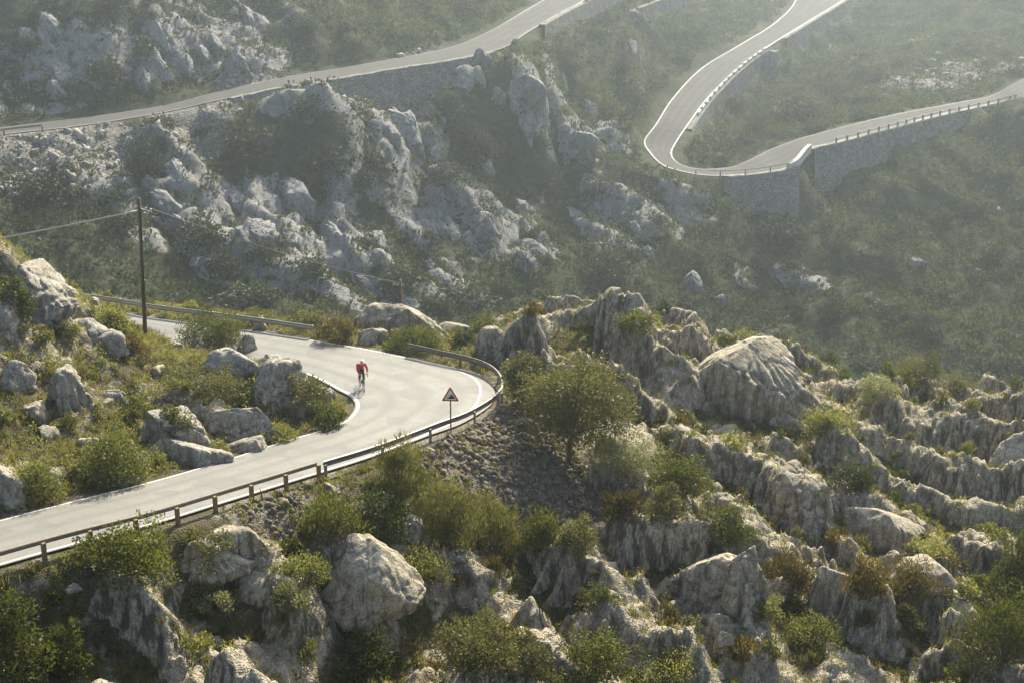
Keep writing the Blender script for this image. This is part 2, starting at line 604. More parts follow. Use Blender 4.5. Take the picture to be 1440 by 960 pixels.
UPPER = [((-90, 194), (-90, 205), 158), ((0, 180), (0, 190), 168), ((100, 168), (100, 179), 171), ((180, 157), (190, 165.5), 175),
         ((240, 147), (250, 154.5), 178), ((300, 131), (302, 142.5), 182), ((400, 109), (404, 122), 187), ((480, 96), (486, 109), 192),
         ((560, 82), (572, 94), 197), ((605, 74), (622, 87), 200), ((645, 63), (672, 77), 206), ((672, 52), (712, 66), 213),
         ((700, 38), (742, 46), 222), ((733, 18), (783, 22), 233), ((767, -2), (825, 0), 246), ((820, -34), (880, -32), 268)]
HAIR = [((1112, -24), (1225, -24), 335), ((1117, 2), (1185, 2), 316), ((1088, 33), (1134, 33), 294), ((1040, 63), (1086, 63), 276),
        ((986, 96), (1041, 95), 257), ((946, 137), (998, 137), 238), ((921, 175), (969, 176), 222), ((905, 198), (951, 203), 214),
        ((913, 216), (946, 215), 210), ((932, 233), (949, 225), 207), ((961, 242), (964, 234), 205), ((992, 247), (990, 238), 204),
        ((1032, 247), (1029, 235), 204.5), ((1074, 243), (1052, 226), 206.5), ((1112, 234), (1085, 210), 210.5), ((1136, 210), (1122, 196), 212.5),
        ((1173, 201), (1157, 186), 215), ((1246, 182), (1223, 169), 219), ((1312, 164.5), (1284, 156), 223), ((1379, 150), (1355, 143), 227),
        ((1412, 143), (1396, 134), 229.5), ((1450, 134), (1440, 111), 233), ((1520, 116), (1512, 88), 240)]


def far_edges(keys, ref):
    A, B = [], []
    for a, b, t in keys:
        pa, pb = (a, b) if ref == 0 else (b, a)
        z = at(*pa, t)[2]
        P = at(*pa, t)
        Q = at_z(*pb, z)
        A.append(P)
        B.append(Q)
    A, B = catmull(A, 10), catmull(B, 10)
    return (A, B) if ref == 0 else (B, A)


up_in, up_out = far_edges(UPPER, 0)
hp_out, hp_in = far_edges(HAIR, 1)

ROADS = []
for (a, b, full, fade) in ((near_in, near_out, 0.55, 2.4), (up_in, up_out, 0.4, 1.3), (hp_out, hp_in, 0.4, 1.3)):
    fr = []
    n2 = 13
    A2 = np.repeat(a[:-1], 3, 0) + (np.repeat(a[1:] - a[:-1], 3, 0)) * np.tile([0, 1 / 3, 2 / 3], len(a) - 1)[:, None]
    B2 = np.repeat(b[:-1], 3, 0) + (np.repeat(b[1:] - b[:-1], 3, 0)) * np.tile([0, 1 / 3, 2 / 3], len(b) - 1)[:, None]
    pts = np.concatenate([A2 + (B2 - A2) * s for s in np.linspace(0.04, 0.96, n2)])
    ROADS.append((pts, full, fade))


def road_dist(xy, pts, chunk=4000):
    """distance to the nearest road sample and its z"""
    d = np.empty(len(xy))
    z = np.empty(len(xy))
    lo, hi = pts[:, :2].min(0) - 8, pts[:, :2].max(0) + 8
    d[:] = 99.0
    z[:] = 0.0
    idx = np.where((xy >= lo).all(1) & (xy <= hi).all(1))[0]
    for i in range(0, len(idx), chunk):
        ii = idx[i:i + chunk]
        dd = ((xy[ii, None, :] - pts[None, :, :2]) ** 2).sum(2)
        k = dd.argmin(1)
        d[ii] = np.sqrt(dd[np.arange(len(ii)), k])
        z[ii] = pts[k, 2]
    return d, z


# ------------------------------------------------------------------ terrain control points
CT = []
for q in ("0,335,73 0,450,69 0,550,65.5 0,640,62 0,700,59.5 100,425,76 100,440,74 100,500,71 100,600,66 100,660,63 200,480,76 200,550,71 200,620,67.3 "
          "205,472,82 222,492,77.5 245,496,77.5 300,504,78 300,560,73 300,620,68.6 400,528,78 400,560,75.5 400,595,72.5 465,570,76.3 "
          "0,808,54 0,860,53 0,950,50.5 100,785,56.2 100,870,54 100,950,52 250,745,59.8 250,850,57 250,950,54 400,700,62 400,780,60 400,870,58 400,950,56 "
          "550,660,66.4 550,700,64.5 550,780,62.5 550,860,60.5 550,950,58 700,600,74 700,650,71 700,720,68.5 700,800,65 700,880,62 700,950,59.5 "
          "850,560,81.5 850,640,76 850,720,71.5 850,800,67.5 850,900,63 850,950,61 760,520,84.5 760,560,80 710,505,86 960,484,92 1060,540,90 "
          "1000,600,83 1000,700,75 1000,800,69 1000,900,64 1000,950,62 1150,560,88 1150,640,81 1150,740,74 1150,850,67.5 1150,950,62.5 "
          "1300,560,90 1300,640,83 1300,740,75.5 1300,850,68.5 1300,950,63.5 1440,610,87 1440,700,80 1440,800,73 1440,950,64 1560,640,86 1560,950,64 -90,335,72 -90,600,63 -90,950,49 "
          "520,470,91.5 600,480,91.5 450,462,93.5 300,440,96 200,428,97 "
          # far mountainside
          "0,0,182 150,0,184 300,0,196 450,0,206 600,0,222 690,-10,240 0,100,175 150,90,178 300,70,188 450,50,197 600,40,209 -100,0,182 -100,100,170 0,-80,196 300,-80,212 600,-80,250 "
          "0,250,158 0,300,150 100,240,158 100,300,152 100,400,143 200,300,155 200,425,143 300,200,171 300,300,160 300,420,147 450,180,179 450,300,166 450,430,150 "
          "600,150,188 600,250,178 600,350,168 600,430,158 700,110,201 700,200,190 700,300,180 700,400,168 800,60,221 800,150,208 800,250,196 800,350,184 800,440,172 "
          "870,20,258 900,60,240 900,120,228 890,180,213 900,250,200 900,330,190 900,420,178 1000,300,195 1000,400,183 1000,480,172 1100,330,194 1100,400,185 1100,500,172 "
          "1250,255,206 1250,350,192 1250,450,178 1250,530,165 1400,185,221 1400,250,207 1400,350,190 1400,450,176 1400,560,162 1560,250,207 1560,450,178 "
          "1050,195,219 1090,150,241 1150,120,256 1200,80,272 1200,145,237 1300,60,278 1300,120,241 1400,0,300 1400,80,253 1440,60,263 1250,0,320 1560,0,300 1560,70,262 "
          "950,100,251 950,40,276 1000,40,289 1050,5,311 900,0,281 960,-40,320 1200,-50,365 1400,-60,345 "
          "").split():
    u, v, t = map(float, q.split(','))
    CT.append(at(u, v, t))
for q in ("-60,108,-7 -40,106,-7.5 -20,107,-8.5 0,108,-9.5 20,108,-12 40,107,-14 60,106,-15 -60,122,-13 -30,122,-14.5 0,124,-18 30,126,-24 60,128,-26 90,130,-26 "
          "-50,30,-6 -20,30,-8 10,30,-12 50,30,-14 -45,45,-1 50,48,-10 60,80,-9 -60,90,2 -50,75,9 -48,60,6 "
          "-160,160,0 -160,200,12 -150,300,40 0,330,28 0,420,50 -150,420,60 150,420,50 150,330,20 150,240,-2 150,180,-20 -160,120,-12 130,130,-26").split():
    CT.append(np.array([float(x) for x in q.split(',')]))
for u, v, t in ((885, 436, 89), (830, 440, 88.5), (775, 456, 88), (730, 480, 87), (935, 472, 88.5), (800, 490, 86.5), (860, 470, 87.5)):
    CT.append(at(u, v, t) - np.array([0, 0, 1.7]))
for e, st in ((near_in, 6), (near_out, 6), (up_in, 5), (up_out, 5), (hp_in, 5), (hp_out, 5)):
    for p in e[::st]:
        CT.append(p - np.array([0, 0, 0.08]))
# retaining walls: outer road edge above, foot of the wall (as seen) below
NK = 10


def edge_part(E, k0, k1):
    return E[int(k0 * NK):int(k1 * NK) + 1]


WALLS = [('hairpin', edge_part(hp_out, 11.6, 14.15), hp_in, [(1025, 268), (1040, 292), (1060, 300), (1110, 310), (1150, 312)], 1.1),
         ('lane', edge_part(hp_out, 15, 19.2), hp_in, [(1136, 270), (1160, 268), (1187, 256), (1223, 243), (1263, 224), (1327, 200), (1385, 160)], 1.1),
         ('slope', edge_part(up_out, 5.2, 10.4), up_in, [(300, 147), (345, 147), (385, 139), (420, 136), (440, 138), (480, 143), (520, 151), (587, 155), (618, 126), (645, 104), (668, 86)], 1.1),
         ('arm', edge_part(hp_in, 3.5, 6.2), hp_out, [(962, 190), (985, 178), (1006, 170), (1040, 148), (1054, 126), (1064, 100)], 1.0),
         ('high', edge_part(hp_in, 0.9, 2.7), hp_out, [(1085, 80), (1103, 84), (1127, 74), (1173, 44), (1207, 17), (1230, 0)], 1.0),
         ('top', edge_part(up_out, 12.4, 14.9), up_in, [(745, 68), (770, 58), (800, 40), (850, 14), (890, -10)], 1.0),
         ('terrace', catmull([at(832, 44, 247), at(862, 26, 256), at(905, 8, 268), at(960, -14, 284)], 10), catmull([at(812, 20, 254), at(842, 2, 263), at(885, -16, 275), at(940, -38, 291)], 10), [(832, 62), (862, 50), (905, 32), (960, 8)], 1.0)]
WALL_GEO = []
for nm, E, other, base, off in WALLS:
    # outward direction
    cut = np.array([other[((other[:, :2] - p[:2]) ** 2).sum(1).argmin()] for p in E])
    out = E - cut
    out[:, 2] = 0
    out /= np.linalg.norm(out, axis=1)[:, None]
    top = E + out * off
    uu, vv, tt = project(top)
    od = np.argsort(uu)
    bu, bv = np.array(base, float).T
    foot = []
    for i in range(len(E)):
        vb = max(np.interp(uu[i], bu, bv), vv[i] + 4)
        foot.append(at(uu[i], vb, tt[i] - 0.9))
    foot = np.array(foot)
    foot[:, 2] = np.minimum(foot[:, 2], top[:, 2] - 0.5)
    WALL_GEO.append((nm, E, out, top, foot))
    for i in range(0, len(E), 4):
        CT.append(foot[i])
        CT.append(foot[i] + out[i] * 3 - np.array([0, 0, 1.0]))
CT = np.array(CT)
# drop near-duplicates
keep = []
for i, p in enumerate(CT):
    if all(((CT[j, :2] - p[:2]) ** 2).sum() > 0.16 for j in keep):
        keep.append(i)
CT = CT[keep]
CC = 1.5


def _phi(r2):
    return np.sqrt(r2 + CC * CC)


_n = len(CT)
_A = np.zeros((_n + 3, _n + 3))
_A[:_n, :_n] = _phi(((CT[:, None, :2] - CT[None, :, :2]) ** 2).sum(2)) - 0.02 * np.eye(_n)
_A[:_n, _n:] = np.hstack([np.ones((_n, 1)), CT[:, :2] / 100])
_A[_n:, :_n] = _A[:_n, _n:].T
_W = np.linalg.solve(_A, np.concatenate([CT[:, 2], np.zeros(3)]))


def rbf(xy, chunk=8000):
    out = np.empty(len(xy))
    for i in range(0, len(xy), chunk):
        q = xy[i:i + chunk]
        out[i:i + chunk] = _phi(((q[:, None, :] - CT[None, :, :2]) ** 2).sum(2)) @ _W[:_n] + _W[_n] + q @ _W[_n + 1:] / 100
    return out


def rockiness(u, v):
    """how much bare rock the far mountainside carries round a spot, 0..1"""
    spots = [(230, 230, 110, 90, .8), (330, 310, 130, 80, 1), (440, 330, 110, 80, 1), (560, 200, 60, 70, 1), (600, 300, 80, 60, .8), (700, 330, 90, 70, .8),
             (870, 310, 70, 45, .9), (960, 300, 45, 40, .8), (745, 140, 50, 60, .7), (830, 210, 60, 40, .7), (110, 70, 200, 70, .9), (300, 60, 110, 70, .9),
             (80, 150, 120, 30, .8), (1110, 390, 110, 25, .5), (1330, 100, 60, 30, .4), (70, 210, 90, 25, .9), (430, 150, 80, 35, .6), (660, 100, 35, 40, .7),
             (1150, 40, 40, 40, .3), (640, 390, 70, 40, .7), (520, 400, 60, 40, .7)]
    f = np.zeros(len(u))
    for a, b, su, sv, w in spots:
        f = np.maximum(f, w * np.exp(-(((u - a) / su) ** 2 + ((v - b) / sv) ** 2)))
    return f


def blob(xy, spots):
    f = np.zeros(len(xy))
    for x, y, r in spots:
        f = np.maximum(f, 1 - sstep(0.6, 1.15, np.sqrt(((xy - np.array([x, y])) ** 2).sum(1)) / r))
    return f


def xy_of(u, v, t):
    return at(u, v, t)[:2]


NEAR_SCREE = [(*xy_of(u, v, t), r) for u, v, t, r in ((640, 635, 70.5, 3.0), (700, 640, 71.5, 3.4), (760, 650, 72, 3.2), (800, 690, 71.5, 2.6), (690, 600, 74, 1.8), (740, 600, 76, 2.0),
                                                       (420, 715, 61.5, 1.6), (380, 730, 61, 1.4), (840, 710, 71.5, 1.5))]
FAR_SCREE = [(*xy_of(u, v, t), r) for u, v, t, r in ((70, 220, 162, 9), (130, 220, 163, 7), (10, 215, 161, 8), (360, 150, 183, 6), (440, 150, 184, 6), (490, 160, 185, 5), (610, 125, 198, 5),
                                                      (270, 190, 173, 6), (1290, 115, 243, 8), (1240, 40, 285, 10), (1370, 100, 247, 8))]


def saw(ph, rise=0.2):
    f = ph - np.floor(ph)
    return np.where(f < rise, sstep(0, 1, f / rise), 1 - np.clip((f - rise) / (1 - rise), 0, 1) ** 1.25)


def ledges(xy, ax, wave, amp, seed, rise, flutes):
    """tilted rock ledges running along ax: steep fluted fronts, gently falling backs"""
    a = xy[:, 0] * ax[0] + xy[:, 1] * ax[1]
    b = -xy[:, 0] * ax[1] + xy[:, 1] * ax[0]
    o = np.zeros(len(xy))
    w = fbm(np.column_stack([xy / (wave * 1.9), o]), 3, seed) * wave * 1.05
    fl = 0.0
    for f, m in flutes:
        fl = fl + np.minimum(np.abs(gnoise(np.column_stack([a * f, b * f * 0.12, o + seed]), seed + 3)), .55) * m
    ph = (b + w + fl) / wave
    row = np.floor(ph)
    am = np.clip(0.62 + 1.5 * fbm(np.column_stack([a / (wave * 1.7), row * 7.31, o]), 2, seed + 5), 0, 1.35)
    return amp * am * saw(ph, rise)


NEAR_AX = (0.78, -0.626)
FAR_AX = (0.51, -0.86)


def bedrock(xy, u, v):
    """bare rock of the near slope: ledges right of and below the bend; height and cover"""
    w = sstep(625, 760, u) * sstep(380, 420, v) * (1 - .8 * sstep(520, 560, v) * (1 - sstep(760, 870, u)))
    w = np.maximum(w, 1.0 * sstep(715, 800, v) * sstep(40, 160, u))
    w = np.maximum(w, 0.5 * (u < 470) * (v < 715 - .28 * u) * (1 - sstep(150, 190, u) * (1 - sstep(505, 550, v))))
    w = np.maximum(w, 0.85 * np.exp(-(((u - 300) / 110) ** 2 + ((v - 585) / 42) ** 2)))
    w = w * (1 - 0.75 * np.exp(-(((u - 640) / 160) ** 2 + ((v - 715) / 60) ** 2)))
    o = np.zeros(len(xy))
    sel = sstep(-.18, .18, fbm(np.column_stack([xy / 9.0, o]), 2, 91))
    ha = ledges(xy, NEAR_AX, 5.6, 2.7, 71, .36, ((1.25, 1.35), (2.9, .5)))
    hb = ledges(xy, (0.93, -0.37), 4.2, 2.1, 75, .40, ((1.4, 1.1), (3.2, .45)))
    h = ha * sel + hb * (1 - sel)
    h2 = ledges(xy, (0.60, -0.80), 2.0, 0.6, 81, .35, ((2.2, .35),))
    q = np.column_stack([xy / 1.55, h / 1.3])
    f1, f2 = worley(q + 0.4 * np.column_stack([fbm(q, 2, 92), fbm(q + 7, 2, 93), o]), 94)
    brk = -0.26 * (1 - sstep(0, .12, f2 - f1)) - 0.30 * f1 * sstep(-.1, .25, fbm(np.column_stack([xy / 4.0, o]), 2, 95))
    z = w * (h + (h2 + brk) * sstep(.2, 1.0, h) - .35 - 1.0 * sstep(950, 1250, u))
    return z, w * sstep(.16, .55, h)


def heights(xy, far):
    z = rbf(xy)
    p = np.column_stack([xy, z * 0.6])
    dmin = np.full(len(xy), 99.0)
    carve = []
    for pts, full, fade in ROADS:
        d, rz = road_dist(xy, pts)
        dmin = np.minimum(dmin, d)
        carve.append((1 - sstep(full, fade, d), rz))
    calm = sstep(0.8, 4.0, dmin)
    if far is not None:
        u, v, _ = project(np.column_stack([xy, z]))
        rk = rockiness(u, v)
        # ribs of rock running down to the right
        o = np.zeros(len(xy))
        h1 = ledges(xy, FAR_AX, 9.0, 3.6, 5, .38, ((.55, 2.2), (1.3, .8)))
        h2 = ledges(xy, (0.75, -0.66), 3.6, 1.1, 15, .3, ((.9, .9),))
        f1, f2 = worley(np.column_stack([xy / 3.2, z / 3.2]) + 0.4 * np.column_stack([fbm(p / 3, 2, 41), fbm(p / 3 + 7, 2, 42), o]), 43)
        rz_ = h1 + h2 + 0.9 * (0.5 - f1) - 0.8 * (1 - sstep(0, .14, f2 - f1)) + fbm(p / 1.6, 3, 9) * 0.45
        z = z + calm * (fbm(p / 14.0, 4, 3) * 1.0 + rk * (rz_ - 1.2) + (1 - rk) * (0.5 * fbm(p / 2.6, 3, 19) + 0.30 * (h1 - 1.0) + 1.1 * fbm(p / 11.0, 2, 29)))
        far['rocky'] = calm * np.clip(rk * 1.15 - .28 + .7 * sstep(.6, 2.2, h1 + h2), 0, 1) * sstep(.12, .3, rk)
    else:
        u, v, _ = project(np.column_stack([xy, z]))
        bz, bw = bedrock(xy, u, v)
        keep_ = 1 - blob(xy, NEAR_SCREE)
        z = z + calm * (fbm(p / 5.0, 4, 21) * 0.40 + fbm(p / 1.2, 3, 22) * 0.10 + keep_ * bz + bw * keep_ * fbm(p / .5, 2, 34) * .05)
    for w, rz in carve:
        z = z * (1 - w) + (rz - 0.09) * w
    return z, dmin


def grid(x0, x1, y0, y1, st, far):
    xs = np.arange(x0, x1 + st / 2, st)
    ys = np.arange(y0, y1 + st / 2, st)
    X, Y = np.meshgrid(xs, ys)
    xy = np.column_stack([X.ravel(), Y.ravel()])
    z, dmin = heights(xy, far)
    nx, ny = len(xs), len(ys)
    i = np.arange(nx * ny).reshape(ny, nx)
    f = np.column_stack([i[:-1, :-1].ravel(), i[:-1, 1:].ravel(), i[1:, 1:].ravel(), i[1:, :-1].ravel()])
    return dict(x0=x0, y0=y0, st=st, nx=nx, ny=ny, Z=z.reshape(ny, nx), D=dmin.reshape(ny, nx), v=np.column_stack([xy, z]), f=f)


YS = 112.0
FARX = {}
GN = grid(-42, 42, 40, YS + 0.12, 0.12, None)
GF = grid(-150, 150, YS, 424, 0.55, FARX)


def _bil(g, a, xy):
    fx = np.clip((xy[:, 0] - g['x0']) / g['st'], 0, g['nx'] - 1.001)
    fy = np.clip((xy[:, 1] - g['y0']) / g['st'], 0, g['ny'] - 1.001)
    i, j = fx.astype(int), fy.astype(int)
    a_, b_ = fx - i, fy - j
    Z = g[a]
    return (Z[j, i] * (1 - a_) + Z[j, i + 1] * a_) * (1 - b_) + (Z[j + 1, i] * (1 - a_) + Z[j + 1, i + 1] * a_) * b_


def ground_z(xy):
    xy = np.asarray(xy, float).reshape(-1, 2)
    return np.where(xy[:, 1] < YS, _bil(GN, 'Z', xy), _bil(GF, 'Z', xy))


def road_d(xy):
    xy = np.asarray(xy, float).reshape(-1, 2)
    return np.where(xy[:, 1] < YS, _bil(GN, 'D', xy), _bil(GF, 'D', xy))


def normal_at(x, y, e=1.0):
    a = ground_z([[x + e, y], [x - e, y], [x, y + e], [x, y - e]])
    return Vector((-(a[0] - a[1]) / (2 * e), -(a[2] - a[3]) / (2 * e), 1)).normalized()


def hit(u, v, t0=44.0):
    """where the sight line through a spot of the photograph meets the ground"""
    r = ray(u, v)
    t = np.concatenate([np.arange(t0, 120, 0.15), np.arange(max(120, t0), 420, 0.5)])
    t = t[t >= t0]
    p = np.array([0, 0, CAMZ]) + t[:, None] * r
    ok = np.where(p[:, 2] < ground_z(p[:, :2]))[0]
    k = ok[0] if len(ok) else len(t) - 1
    return p[k], t[k]


_u, _w, _ = project(GN['v'])
_sc = blob(GN['v'][:, :2], NEAR_SCREE)
GN['B'] = (bedrock(GN['v'][:, :2], _u, _w)[1] * (1 - _sc) * sstep(0.8, 2.5, GN['D'].ravel())).reshape(GN['ny'], GN['nx'])
_at = {'scree': _sc, 'bedrock': GN['B'].ravel()}
o = link('hillside', np_mesh('hillside', GN['v'], GN['f'], True, _at, [M['ground_near']]))
tag(o, kind='structure')
_v = GF['v'].copy()
_u, _w, _ = project(_v)
_at = {'rocky': FARX['rocky'], 'scree': blob(_v[:, :2], FAR_SCREE)}
o = link('mountainside', np_mesh('mountainside', _v, GF['f'], True, _at, [M['ground_far']]))
tag(o, kind='structure')


# ------------------------------------------------------------------ road surfaces and their painted lines
def road_sheet(name, A, B, lift=0.0, m=10, mat='asphalt'):
    n = len(A)
    V, lane = [], []
    for k in range(m + 1):
        s = k / m
        P = A + (B - A) * s
        P = P.copy()
        P[:, 2] += lift + 0.05 * (1 - (2 * s - 1) ** 2)
        V.append(P)
        lane.append(np.full(n, s))
    V = np.concatenate(V)
    i = np.arange((m + 1) * n).reshape(m + 1, n)
    f = np.column_stack([i[:-1, :-1].ravel(), i[1:, :-1].ravel(), i[1:, 1:].ravel(), i[:-1, 1:].ravel()])
    o = link(name, np_mesh(name, V, f, True, {'lane': np.concatenate(lane)}, [M[mat]]))
    # faces up
    if o.data.polygons[len(o.data.polygons) // 2].normal.z < 0:
        o.data.flip_normals()
    return tag(o, kind='structure')


road_sheet('road', near_in, near_out)
road_sheet('road', up_in, up_out, mat='asphalt_far')
road_sheet('road', hp_in, hp_out, mat='asphalt_far')


def line_sheet(name, A, B, inset, width, lift=0.006, mat='paint'):
    """painted line at inset (m) from edge A towards B, following the camber"""
    d = B - A
    L = np.linalg.norm(d, axis=1)
    inset = np.broadcast_to(inset, L.shape)
    V = []
    for w in (0, 1):
        s = np.clip((inset + w * width) / L, 0, 1)
        P = A + d * s[:, None]
        P = P.copy()
        P[:, 2] += lift + 0.05 * (1 - (2 * s - 1) ** 2)
        V.append(P)
    n = len(A)
    V = np.concatenate(V)
    i = np.arange(2 * n).reshape(2, n)
    f = np.column_stack([i[0, :-1], i[1, :-1], i[1, 1:], i[0, 1:]])
    o = link(name, np_mesh(name, V, f, True, None, [M[mat]]))
    if o.data.polygons[len(o.data.polygons) // 2].normal.z < 0:
        o.data.flip_normals()
    return tag(o, kind='structure')


line_sheet('road_line', near_in, near_out, 0.10, 0.15)
_k = np.linspace(0, len(NEAR) - 1, len(near_out))
_ins = np.interp(_k, [0, 7, 8, 9, 10, 11, 12, 20], [0.12, 0.12, 0.45, 0.85, 0.5, 0.15, 0.1, 0.1])
line_sheet('road_line', near_out, near_in, _ins, np.interp(_k[0], [0, 1], [0.12, 0.12]))
line_sheet('road_line', up_in, up_out, 0.15, 0.16, 0.02, 'paint_far')
line_sheet('road_line', up_out, up_in, 0.15, 0.16, 0.02, 'paint_far')
line_sheet('road_line', hp_in, hp_out, 0.15, 0.16, 0.02, 'paint_far')
line_sheet('road_line', hp_out, hp_in, 0.15, 0.16, 0.02, 'paint_far')


# ------------------------------------------------------------------ retaining walls
WALL_LABEL = {'hairpin': 'tall stone retaining wall under the outside of the far hairpin bend',
              'lane': 'long stone retaining wall tapering to the right below the far lower lane',
              'slope': 'stone retaining wall under the high road crossing the left mountainside',
              'arm': 'stone wall on the inner side of the hairpin arm above the bend',
              'high': 'high stone wall under the road beside the rock pillar, top right',
              'terrace': 'faint stone terrace wall right of the topmost stretch of road',
              'top': 'hazy stone wall under the topmost stretch of road'}
for nm, E, out, top, foot in WALL_GEO:
    n = len(E)
    up = np.array([0, 0, 1.0])
    prof = [foot - up * 1.5, foot, top - up * 0.02, top + up * 0.12, top - out * (1.0) + up * 0.12, top - out * 1.0 - up * 3.0]
    V = np.concatenate(prof)
    k = len(prof)
    jg = 0.16 * gnoise(np.column_stack([top[:, :2] * 1.3, top[:, 2:] * 0]), 3)
    prof[3][:, 2] += jg
    prof[4][:, 2] += jg
    V = np.concatenate(prof)
    i = np.arange(k * n).reshape(k, n)
    f = np.concatenate([np.column_stack([i[a, :-1], i[a, 1:], i[(a + 1) % k, 1:], i[(a + 1) % k, :-1]]) for a in range(k)])
    o = link('retaining_wall', np_mesh('retaining_wall', V, f, False, None, [M['masonry']]))
    tag(o, WALL_LABEL[nm], 'wall', None, 'thing')


# ------------------------------------------------------------------ limestone outcrops
def rock_mesh(name, L, D, Hh, seed, mat, flute=0.8, crack=0.3, prof=None, cell=None, boxy=2.15, lump=0.7, pitch=0.13, lean=0.0, chips=6):
    rg = np.random.default_rng(seed)
    nt_ = int(np.clip((L + D) * 1.6 / pitch, 36, 300))
    np_ = int(np.clip((Hh + D * 0.5) * 1.15 / pitch, 16, 80))
    th = np.linspace(0, 2 * np.pi, nt_, endpoint=False)
    ph = np.linspace(-0.30, np.pi / 2, np_)
    T, PH = np.meshgrid(th, ph)
    d = np.column_stack([(np.cos(PH) * np.cos(T)).ravel(), (np.cos(PH) * np.sin(T)).ravel(), np.sin(PH).ravel()])
    r = (np.abs(d) ** boxy).sum(1) ** (-1 / boxy)
    dim = np.array([L / 2, D / 2, Hh])
    q = d * dim
    s = max(0.5, min(D, L, 2.2 * Hh) * 0.55)
    off = np.array([seed * 3.1 % 50, seed * 1.7 % 50, 0])
    r = r * (1 + lump * (0.34 * fbm(q / s * 0.7 + off, 3, seed) + 0.10 * fbm(q / s * 2.4 + off, 3, seed + 5)))
    P = d * r[:, None]
    for _ in range(chips):
        n = rg.normal(size=3)
        n[2] = abs(n[2]) * 0.8
        n /= np.linalg.norm(n)
        o_ = rg.uniform(0.55 if chips > 10 else 0.62, 0.92)
        ex = np.maximum(P @ n - o_, 0)
        P = P - n * (ex * 0.82)[:, None]
    P = P * dim
    if prof:
        xs, hs = np.array(prof).T
        P[:, 2] *= np.interp(P[:, 0] / (L / 2), xs, hs)
    P[:, 0] += lean * P[:, 2]
    nh = d.copy()
    nh[:, 2] *= 0.35
    nh /= np.linalg.norm(nh, axis=1)[:, None]
    steep = 1 - sstep(0.38, 0.85, d[:, 2])
    a = min(1.0, 0.25 + 0.16 * Hh)
    # rounded water-worn pipes with sharp grooves between
    Tr = T.ravel()
    qr = np.column_stack([np.cos(Tr) * L / 2, np.sin(Tr) * D / 2])
    wp = np.column_stack([qr, P[:, 2]]) + 0.22 * np.column_stack([fbm(P * 0.8 + 3, 2, seed + 1), fbm(P * 0.8 + 9, 2, seed + 2), np.zeros(len(P))])
    w1 = np.abs(gnoise(np.column_stack([wp[:, 0] * 1.5, wp[:, 1] * 1.5, wp[:, 2] * 0.16]), seed + 3))
    w2 = np.abs(gnoise(np.column_stack([wp[:, 0] * 3.4, wp[:, 1] * 3.4, wp[:, 2] * 0.3]), seed + 4))
    disp = flute * a * (0.02 + 0.98 * steep) * (1.5 * (np.minimum(w1, .55) - 0.3) + 0.5 * (np.minimum(w2, .5) - 0.3))
    cell = cell or max(0.55, 0.30 * min(D, Hh * 2))
    cw = P / cell + 0.35 * np.column_stack([fbm(P / cell, 2, seed + 6), fbm(P / cell + 5, 2, seed + 7), fbm(P / cell + 11, 2, seed + 8)])
    f1, f2 = worley(cw * np.array([1, 1, 1.25]) + off, seed + 9)
    disp += crack * cell * (-0.20 * (1 - sstep(0.0, 0.13, f2 - f1)) - 0.09 * f1) * (0.45 + 0.55 * steep)
    disp += 0.05 * fbm(P * 3.0, 3, seed + 10)
    P = P + nh * disp[:, None]
    i = np.arange(np_ * nt_).reshape(np_, nt_)
    j = np.roll(i, -1, 1)
    f = np.column_stack([i[:-1].ravel(), j[:-1].ravel(), j[1:].ravel(), i[1:].ravel()])
    return np_mesh(name, P, f, True, None, [mat])


ROCK_FEET = []     # (x, y, rx, ry) of every placed outcrop


def outcrop(box, label, seed, yaw=0.0, mat='rock', hk=0.56, dk=1.0, sink=0.25, cat='rock', group=None, name='limestone_outcrop', wk=1.16, ridge=None, **kw):
    u0, v0, u1, v1 = box
    if ridge is None:
        ridge = mat == 'rock' and (u1 - u0) > 1.45 * (v1 - v0) and u0 > 600 and v0 > 500
    p, t = hit((u0 + u1) / 2, v1 - 4)
    Wd = (u1 - u0) * t / FPX
    Ih = (v1 - v0) * t / FPX
    if ridge:
        Wd, D = Wd * 1.12 / math.cos(R(40)), 0.40 * Wd * 1.12 / math.cos(R(40))
        D = min(max(D, dk * Ih * .7), dk * Ih * 1.5)
        Hh, yaw = hk * Ih * 1.12 + sink, -40
    else:
        Hh, D = hk * Ih * (1.15 if mat == 'rock' else .95) + sink, max(dk * Ih * 1.05, 0.30 * Wd)
    c = p + np.array([0, D * 0.40, 0])
    c[0] = p[0] * (1 + D * 0.40 / max(p[1], 1))
    gz = ground_z([c[:2], p[:2]]).mean()
    me = rock_mesh(name, Wd * wk, D, Hh, seed, M[mat], **kw)
    o = link(name, me)
    o.location = (c[0], c[1], gz - sink)
    o.rotation_euler = (0, 0, R(yaw))
    ROCK_FEET.append((c[0], c[1], Wd * 0.5, D * 0.5))
    return tag(o, label, cat, group)


